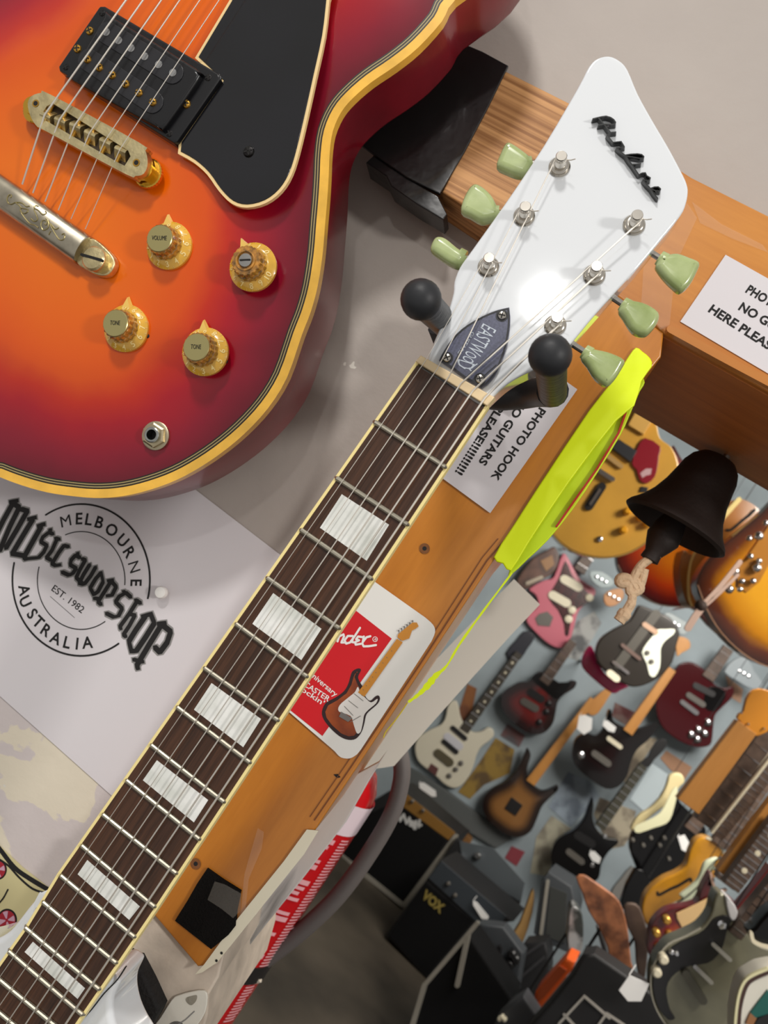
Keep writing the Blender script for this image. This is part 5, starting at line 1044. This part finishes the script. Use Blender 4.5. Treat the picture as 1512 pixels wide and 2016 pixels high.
g = G('cream edged guitar body cut off by the bottom right corner', 1.45, zD([(1265, 1512), (1275, 1400), (1295, 1290), (1335, 1195), (1400, 1145), (1512, 1098), (1700, 1120), (1750, 1500), (1600, 1800), (1300, 1800)]), .045, pm('ivory_body', (222, 220, 208), .35), r=.004)
g.line('dark_edge', zD([(1292, 1512), (1300, 1400), (1325, 1290), (1360, 1210), (1420, 1165), (1520, 1122)]), 9, 0, .003, pm('chocolate_edge', (66, 44, 38), .4), None, 3); g.line('binding', zD([(1270, 1512), (1280, 1400), (1300, 1290), (1338, 1200), (1402, 1150), (1512, 1104)]), 5, -.002, .004, pm('ivory_binding', (222, 218, 176), .3), None, 3)
g.poly('teal_guard', zD([(1512, 1260), (1440, 1350), (1380, 1430), (1420, 1470), (1512, 1440), (1600, 1400)]), 0, .004, pm('teal_plastic', (24, 92, 84), .4)); g.poly('brown_guard', zD([(1345, 1512), (1380, 1430), (1430, 1470), (1400, 1530)]), 0, .004, pm('tan_plastic', (150, 104, 66), .4)); g.poly('black_guard', zD([(1400, 1530), (1440, 1470), (1512, 1440), (1600, 1420), (1600, 1600)]), 0, .005, DKP)
f = Frame(at_y(1490, 1840, 1.5)); t = thing('electric_guitar', 'black guitar with shiny edge touching the right frame edge above the bottom corner', 'guitar', f, 'guitars hung in the shop')
M().prism([tuple(v) for v in smooth(f.l(zD([(1380, 825), (1420, 800), (1512, 690), (1650, 640), (1700, 900), (1512, 950), (1430, 920), (1390, 870)])), 2)], -.045, 0, .008, True).build('body', BLKG, t); M().stroke([tuple(v) for v in smooth(f.l(zD([(1385, 835), (1400, 890), (1450, 920), (1512, 935)])), 3, False)], .006, -.004, .003).build('edge_line', CREAMP, t)
M().tube([(0, 0, -.03), (0, .02, -.05), (0, 3.0-f.o.z, -.05)], .0013, 6).build('hanger_rod', DKP, t)

# --- bare necks crossing the right edge
def lone_neck(label, a, b, w0, w1, Y, mat, frets, dots=None, hs=None, pegs=None, edge=None, hm=None):
    f_ = type('N', (), {})(); c = lerp(a, b, .5); n = G.__new__(G); n.f = Frame(at_y(c[0], c[1], Y)); n.t = thing('electric_guitar', label, 'guitar', n.f, 'guitars hung in the shop'); n.th = .03; n.hang(); n.neck(a, b, w0, w1, 0, mat, frets, dots, hs, hm, pegs, 'fretboard')
    if edge:
        A = Vector(a); B = Vector(b); d = (B-A).normalized(); q = Vector((d.y, -d.x)); A = A+q*w0/2*edge; B = B+q*w1/2*edge; n.line('binding', [tuple(A), tuple(B)], 4, -.01, .001, CREAMP)
    return n
lone_neck('honey maple neck with orange headstock slanting up to the right edge', zC([(985, 800)])[0], zC([(1375, 275)])[0], 52, 46, 2.0, MAPLE, 0, None, zC([(1310, 215), (1350, 170), (1370, 90), (1420, 30), (1512, 30), (1600, 120), (1560, 250), (1440, 335)]), zC([(1385, 255), (1490, 285), (1340, 180)]), None, pm('orange_headstock', (214, 140, 40), .35))
lone_neck('pale edged rosewood neck right of the honey maple neck', zC([(1090, 920)])[0], zC([(1560, 290)])[0], 40, 38, 2.05, RSW, 8, None, None, None, -1)
lone_neck('rosewood neck with close silver frets third from the honey neck', zC([(1180, 1000)])[0], zC([(1640, 420)])[0], 26, 28, 1.95, RSW, 16, None, None, None, 1)
lone_neck('plain pale maple neck running to the right edge above the fretted ones', zC([(1215, 1250)])[0], zC([(1600, 760)])[0], 26, 36, 1.9, MAPLE, 0)
lone_neck('rosewood neck with pearl dots ending at the cherry sunburst guitar', zC([(1270, 1340)])[0], zC([(1620, 880)])[0], 36, 40, 1.85, RSW, 14, (.25, .5, .75))
lone_neck('dark red bound neck above the grey green guitar', zD([(1290, 690)])[0], zD([(1560, 360)])[0], 18, 18, 1.7, pm('dark_red_neck', (110, 18, 18), .3, coat=.3), 0, None, None, None, -1)

# --- price tags
for lb, P, Y in (('white price tag on the wall left of the black cherry guitar', zC([(262, 200), (300, 192), (350, 215), (345, 290), (295, 325), (248, 285)]), 4.03), ('white price tag on the horn of the black cherry guitar', zC([(425, 232), (450, 230), (508, 275), (495, 310), (455, 300), (418, 262)]), 4.03), ('white price tag hanging on the black double cutaway guitar', zC([(335, 1095), (365, 1095), (408, 1140), (395, 1178), (350, 1158), (328, 1120)]), 4.094),
                 ('white price tag on the black guitar with pale pickguard', zC([(915, 1000), (960, 985), (998, 1050), (968, 1100), (940, 1085)]), 3.094), ('white price tag under the white guitar', zW([(108, 1040), (150, 1040), (250, 1110), (255, 1160), (215, 1160), (110, 1085)]), 4.256),
                 ('large white price card at the edge of the grey green guitar', zD([(480, 1150), (628, 1215), (570, 1345), (470, 1345), (402, 1262)]), 1.594), ('long white tag on the control panel of the gold lettered amplifier', zM([(882, 645), (905, 655), (975, 740), (970, 770), (930, 750), (880, 670)]), 3.20), ('white tag on top of the amplifier behind the gold lettered one', zM([(1070, 590), (1095, 595), (1145, 640), (1140, 655), (1075, 612)]), 3.54), ('square white tag on the grey amplifier beside the white corner post', zM([(900, 1025), (925, 1022), (958, 1075), (945, 1105), (905, 1080)]), 2.744)):
    price_tag(lb, P, Y)

# --- amplifiers
GRILL = pm('black_grille_cloth', (12, 12, 13), .9, var=.3, vs=200, spec=.2); TOLEX = pm('grey_black_vinyl', (58, 62, 66), .6, bump=.3, bs=300); BTOLEX = pm('black_vinyl', (22, 22, 24), .6, bump=.3, bs=300); PIPE = pm('grey_piping', (142, 138, 128), .5); GOLDP = pm('gold_panel', (150, 110, 54), .4, metal=.4)
class A(G):
    def __init__(s, label, Y, P, depth, mat=BTOLEX, yaw=-.25, name='amplifier'):
        c = cen(P); s.f = Frame(at_y(c[0], c[1], Y), 0, yaw); s.t = thing(name, label, 'amplifier', s.f, 'amplifiers on the floor'); M().prism([(x, max(y, FLOORZ-s.f.o.z)) for x, y in s.f.l(P)], -depth, 0, .008, True).build('cabinet', mat, s.t)
a = A('black amplifier with script logo and gold panel behind the extinguisher hose', 3.7, zM([(430, -40), (770, 255), (785, 262), (465, 690), (200, 500), (60, 350), (200, 100)]), .26, BTOLEX)
a.poly('grille', zM([(420, 60), (720, 290), (460, 655), (230, 480), (90, 350), (250, 130)]), 0, .004, GRILL); a.poly('control_panel', zM([(470, 0), (775, 240), (735, 285), (450, 75)]), 0, .006, GOLDP)
for P in (zM([(778, 262), (470, 672)]), zM([(460, 670), (225, 480), (60, 350)])): a.line('piping', P, 9, 0, .008, PIPE)
zs_ = [[(445, 130), (450, 170), (470, 120), (475, 175), (495, 130), (490, 185)], [(515, 185), (500, 200), (512, 210), (525, 180)], [(530, 190), (525, 215), (545, 190)], [(545, 200), (565, 180), (545, 215), (560, 225)]]
q = M(); [q.stroke(a.f.l(zM(s_)), a.f.mm(800, 1610, 4), .004, .009) for s_ in ([(440, 110), (450, 170), (470, 130), (488, 185), (505, 150), (510, 195)], [(520, 172), (508, 195), (525, 200), (530, 175)], [(535, 180), (532, 215)], [(545, 170), (540, 215)], [(555, 190), (575, 195)], [(565, 165), (560, 205)])]; q.build('script_logo', pm('white_logo', (190, 190, 188), .4), a.t)
a.knob(zM([(515, 55), (580, 110)]), 4, .02, CHR)
a = A('black amplifier with gold block lettering standing on the floor', 3.23, zM([(610, 510), (690, 400), (1120, 770), (1050, 780), (900, 790), (820, 880), (620, 1130), (360, 850)]), .26, BTOLEX)
a.poly('control_panel', zM([(690, 410), (1080, 740), (1040, 790), (905, 775), (615, 510)]), 0, .006, pm('dark_slate_panel', (54, 60, 66), .45)); a.poly('grille', zM([(600, 540), (880, 770), (610, 1090), (380, 850)]), 0, .004, GRILL)
q = M(); q.text('VOX', a.f.p(*zM([(572, 622)])[0], .006), a.f.p(*zM([(688, 722)])[0], .006), a.f.mm(850, 1770, 17), .006, .05); q.build('gold_lettering', pm('gold_letters', (166, 148, 78), .4, metal=.3), a.t, sm=False)
a.line('handle', zM([(830, 490), (1070, 690)]), 9, -.12, -.10, DKP); a.knob(zM([(770, 615), (730, 545)]), 4, .02, GREYP)
a = A('dark amplifier top with chrome knobs standing behind the gold lettered amplifier', 3.55, zM([(780, 270), (1180, 560), (1150, 700), (1100, 760), (690, 410)]), .03, BTOLEX); a.poly('top_plate', zM([(800, 290), (1000, 330), (1190, 540), (1160, 650), (1060, 590), (820, 420)]), 0, .004, pm('slate_top', (76, 82, 86), .5)); a.knob(zM([(800, 392), (905, 380)]), 7, .03, CHR)
a = A('black speaker cabinet with grey corner rail in front of the gold lettered amplifier', 2.55, zM([(590, 1150), (850, 850), (1110, 1230), (1090, 1300), (1000, 1460), (500, 1460)]), .17, GRILL)
for P, w_ in ((zM([(905, 780), (590, 1150)]), 8), (zM([(590, 1150), (515, 1400)]), 9), (zM([(850, 850), (785, 1150)]), 9)): a.line('corner_rail', P, w_, 0, .01, PIPE)
a = A('grey topped amplifier with a row of black knobs beside the orange box', 2.75, zM([(860, 860), (910, 780), (1060, 800), (1180, 960), (1140, 1200), (1080, 1250), (860, 1080)]), .08, TOLEX); a.knob(zM([(1110, 970), (1095, 1030), (1085, 1090), (1075, 1150), (1060, 1175), (1130, 1000)]), 9, .03, DKP); a.line('handle', zM([(1035, 930), (1020, 1050)]), 9, 0, .02, DKP)
a = A('tall grey black amplifier head right of the pale wooden strip', 3.0, zM([(1290, 520), (1330, 470), (1470, 560), (1500, 700), (1450, 960), (1280, 880), (1240, 840)]), .2, TOLEX); a.line('corner_rail', zM([(1325, 530), (1280, 880)]), 6, 0, .008, PIPE); a.poly('grille', zM([(1340, 560), (1440, 600), (1430, 900), (1310, 860)]), 0, .004, pm('grey_grille', (50, 52, 50), .8))
a = A('black amplifier side with grey ribs left of the orange box', 2.85, zM([(1180, 900), (1310, 890), (1330, 960), (1330, 1080), (1240, 1230), (1140, 1200), (1150, 1080)]), .12, BTOLEX)
for P in (zM([(1165, 985), (1290, 900)]), zM([(1155, 1110), (1300, 985)])): a.line('rib', P, 5, 0, .006, pm('dark_rib', (52, 52, 54), .5))
a = A('orange amplifier box wedged among the black amplifiers', 2.3, zM([(1420, 1000), (1440, 985), (1492, 1010), (1470, 1060), (1330, 1230), (1250, 1325), (1236, 1300), (1250, 1190)]), .12, pm('orange_vinyl', (236, 96, 20), .45, bump=.2, bs=200), name='amplifier'); a.poly('front_panel', zM([(1395, 1030), (1440, 1060), (1300, 1225), (1255, 1255), (1265, 1190)]), 0, .004, pm('rust_panel', (176, 74, 26), .6))
a = A('black cabinet under the orange box with pale square piping', 2.0, [(1130, 1914), (1148, 1880), (1170, 1878), (1290, 1960), (1330, 2060), (1000, 2090), (1040, 2022), (1060, 2000), (1086, 1970)], .09, BTOLEX)
for P in ([(1100, 2016), (1150, 1962), (1200, 2005)], [(1170, 2030), (1194, 1996), (1230, 2020)], [(1110, 1998), (1140, 2030)]): a.line('piping', P, 4, 0, .006, pm('pale_piping', (176, 172, 164), .5))
a = A('slate topped amplifier with small knobs next to the large white price card', 2.1, zD([(130, 990), (230, 1010), (270, 1150), (420, 1290), (560, 1400), (700, 1512), (760, 1600), (420, 1600), (300, 1400), (130, 1240), (110, 1120)]), .1, TOLEX); a.knob(zD([(320, 1170), (370, 1215), (290, 1205), (365, 1262), (420, 1310)]), 5, .02, CHR)
a = A('small amplifier with silver control strip near the bottom edge', 2.2, zM([(1100, 1260), (1180, 1210), (1260, 1330), (1240, 1400), (1000, 1400), (1020, 1340)]), .08, pm('slate_vinyl', (60, 62, 66), .6)); a.knob(zM([(1035, 1355), (1050, 1345), (1065, 1360)]), 4, .02, CREAMP)

# --- bits leaning among the amplifiers
def slab(name, label, cat, P, Y, th_, mat, pname, r=.004, sm_=2, rod=0):
    c = cen(P); f_ = Frame(at_y(c[0], c[1], Y)); t_ = thing(name, label, cat, f_, {'guitar': 'guitars hung in the shop', 'strap': 'straps among the amplifiers'}.get(cat)); M().prism([tuple(v) for v in smooth(f_.l(P), sm_)] if sm_ else f_.l(P), -th_, 0, r, True).build(pname, mat, t_)
    if rod: M().tube([(0, 0, -th_*.6), (0, 0, -th_-.012), (0, (3.0 if rod > 0 else FLOORZ)-f_.o.z, -th_-.012)], .004, 6).build('support_rod', DKP, t_)
    return f_, t_
slab('wooden_strip', 'pale wooden strip leaning behind the gold lettered amplifier', 'wood', zM([(1225, 600), (1245, 600), (1235, 720), (1180, 890), (1140, 920), (1100, 880), (1160, 780)]), 3.05, .03, pm('pale_wood', (176, 138, 84), .6), 'strip')
SNAKE = pm('mottled_brown_leather', (176, 112, 74), .5, c2=(96, 58, 40), vs=22, thr=(.4, .65), bump=.4, bs=60)
slab('guitar_strap', 'mottled brown leather strap draped over a stand in front of the amplifiers', 'strap', zD([(85, 425), (140, 405), (200, 440), (330, 530), (410, 610), (455, 740), (478, 880), (495, 1050), (520, 1140), (440, 1120), (350, 1080), (320, 950), (250, 790), (175, 670), (130, 540)]), 2.15, .012, SNAKE, 'strap', rod=-1)
slab('guitar_strap', 'grey brown strap hanging right of the mottled leather strap', 'strap', zD([(440, 640), (500, 615), (560, 650), (610, 800), (620, 960), (600, 1160), (560, 1180), (530, 1050), (520, 900), (470, 800)]), 2.35, .012, pm('grey_brown_leather', (104, 84, 70), .6, c2=(70, 54, 48), vs=18), 'strap', rod=-1)
slab('grey_board', 'grey rounded board leaning under the torn print', 'board', zD([(345, 540), (420, 430), (500, 340), (545, 400), (545, 460), (430, 605)]), 4.27, .02, pm('grey_board_paint', (128, 126, 122), .6), 'board')
slab('silver_box', 'crumpled silver and orange package beside the orange box', 'package', zD([(40, 660), (80, 640), (130, 700), (140, 850), (125, 980), (90, 1030), (25, 960), (25, 800)]), 2.5, .06, pm('crumpled_silver', (70, 74, 72), .3, c2=(190, 190, 190), vs=16, thr=(.45, .6), metal=.3), 'package', rod=-1)
slab('stand_leg', 'thin grey stand leg curving down left of the mottled strap', 'stand', zD([(232, 790), (262, 800), (310, 930), (345, 1090), (330, 1130), (305, 1060), (270, 930)]), 2.2, .012, pm('grey_metal', (110, 112, 114), .4, metal=.5), 'leg')
slab('red_cloth', 'small dark red cloth end above the crimson guitar headstock', 'cloth', zP([(640, 1190-900+30), (660, 340), (650, 360), (630, 350)]), 4.25, .01, pm('red_cloth_dark', (110, 24, 34), .8), 'cloth')
# cabin rail of the grey shelf behind the amps
slab('grey_shelf', 'grey shelf edge with tag running down from the white guitar', 'shelf', zW([(0, 900), (100, 950), (330, 1100), (640, 1330), (900, 1520), (760, 1600), (430, 1400), (0, 1140)]), 4.262, .03, pm('grey_shelf_paint', (84, 88, 88), .6), 'board', .004, 0)
slab('wooden_ledge', 'tan wooden ledge under the grey shelf with two screw heads', 'ledge', zW([(0, 1140), (430, 1400), (560, 1530), (520, 1600), (300, 1512), (0, 1270)]), 4.19, .06, pm('tan_ledge', (122, 84, 40), .6, var=.15, vs=8), 'board', .004, 0)
# wall clutter headstocks
for lb, P, mat in (('pale grey headstock on the wall above the crimson guitar', zB([(600, 520), (640, 460), (700, 470), (780, 520), (860, 570), (800, 650), (720, 620), (660, 600)]), pm('pale_grey_head', (160, 170, 172), .4)), ('grey angular headstock on the wall beside the archtop edge', zB([(1240, 850), (1340, 850), (1400, 960), (1480, 1080), (1380, 1110), (1250, 1040), (1140, 960)]), pm('steel_grey_head', (150, 160, 166), .4)), ('tan headstock behind the end of the bell rope', zP([(980, 740), (1060, 690), (1140, 690), (1150, 760), (1080, 830), (1000, 830)]), pm('tan_head', (184, 128, 76), .45)), ('white and grey headstock on the wall below the bell rope', zP([(860, 540), (960, 540), (1050, 600), (1060, 660), (960, 680), (880, 620)]), pm('grey_white_head', (150, 164, 166), .4))):
    f_, t_ = slab('electric_guitar', lb, 'guitar', P, 4.1, .02, mat, 'headstock')
    c = cen(P); 
    for k in range(3): p = f_.p(c[0]-10+k*9, c[1]-5+k*5, .01); M().lathe([(.008, -.02), (.008, .008), (.0001, .01)], (p.x, p.y, 0), seg=12).build('tuner', CHR, t_)

g = G('dark brown guitar between the yellow tape and the pink guitar', 4.2, zP([(235, 640), (300, 520), (390, 420), (480, 370), (560, 330), (600, 420), (560, 540), (470, 600), (400, 640), (320, 690)]), .04, pm('umber_body', (84, 58, 48), .35, coat=.2, var=.3, vs=14)); g.line('pickup', zP([(330, 640), (450, 590)]), 7, 0, .01, pm('dull_chrome', (150, 140, 124), .4, metal=.5)); g.poly('tan_guard', zP([(440, 450), (540, 400), (560, 480), (490, 540)]), 0, .003, pm('tan_guard_plastic', (150, 110, 70), .4))
slab('electric_guitar', 'navy black headstock at the end of the white guitar neck beside the card', 'guitar', zP([(150, 1230), (240, 1120), (300, 1050), (370, 1060), (390, 1110), (330, 1200), (270, 1290), (200, 1310)]), 4.278, .02, pm('navy_head', (34, 36, 46), .35), 'headstock')
slab('electric_guitar', 'dark wine guitar side under the red orange sunburst beside the strap', 'guitar', zB([(700, 440), (820, 420), (900, 440), (1000, 560), (1160, 700), (1300, 830), (1500, 900), (1500, 860), (1200, 640), (1000, 440), (880, 390)]), 2.3, .03, pm('dark_wine_rim', (66, 28, 26), .35, coat=.3), 'side', rod=1)

wall_paper('bright pale blue sheet on the wall left of the cream edged guitar', zC([(745, 515), (855, 590), (835, 690), (690, 830), (600, 750)]), (200, 214, 220), name='wall_sheet')
wall_paper('grey blue sheet with stains on the wall above the black double cutaway guitar', zC([(190, 570), (330, 630), (400, 730), (330, 800), (210, 930), (60, 800)]), (160, 174, 188), (120, 132, 146), name='wall_sheet')
wall_paper('cream torn sheet on the wall under the black cherry guitar', zC([(640, 330), (780, 350), (700, 470), (600, 610), (560, 640), (600, 480)]), (190, 176, 150), (140, 128, 112), name='wall_sheet')
wall_paper('pale sheet on the wall under the pink guitar', zP([(700, 1060), (760, 960), (900, 880), (960, 980), (880, 1120), (760, 1300), (640, 1260)]), (168, 170, 168), (90, 92, 94), name='wall_sheet')
slab('electric_guitar', 'black guitar body in shadow between the gold thinline and the grey board', 'guitar', [(1250, 1712), (1275, 1725), (1282, 1760), (1272, 1800), (1262, 1835), (1236, 1800), (1222, 1775)], 3.0, .03, BLKG, 'body', rod=1)
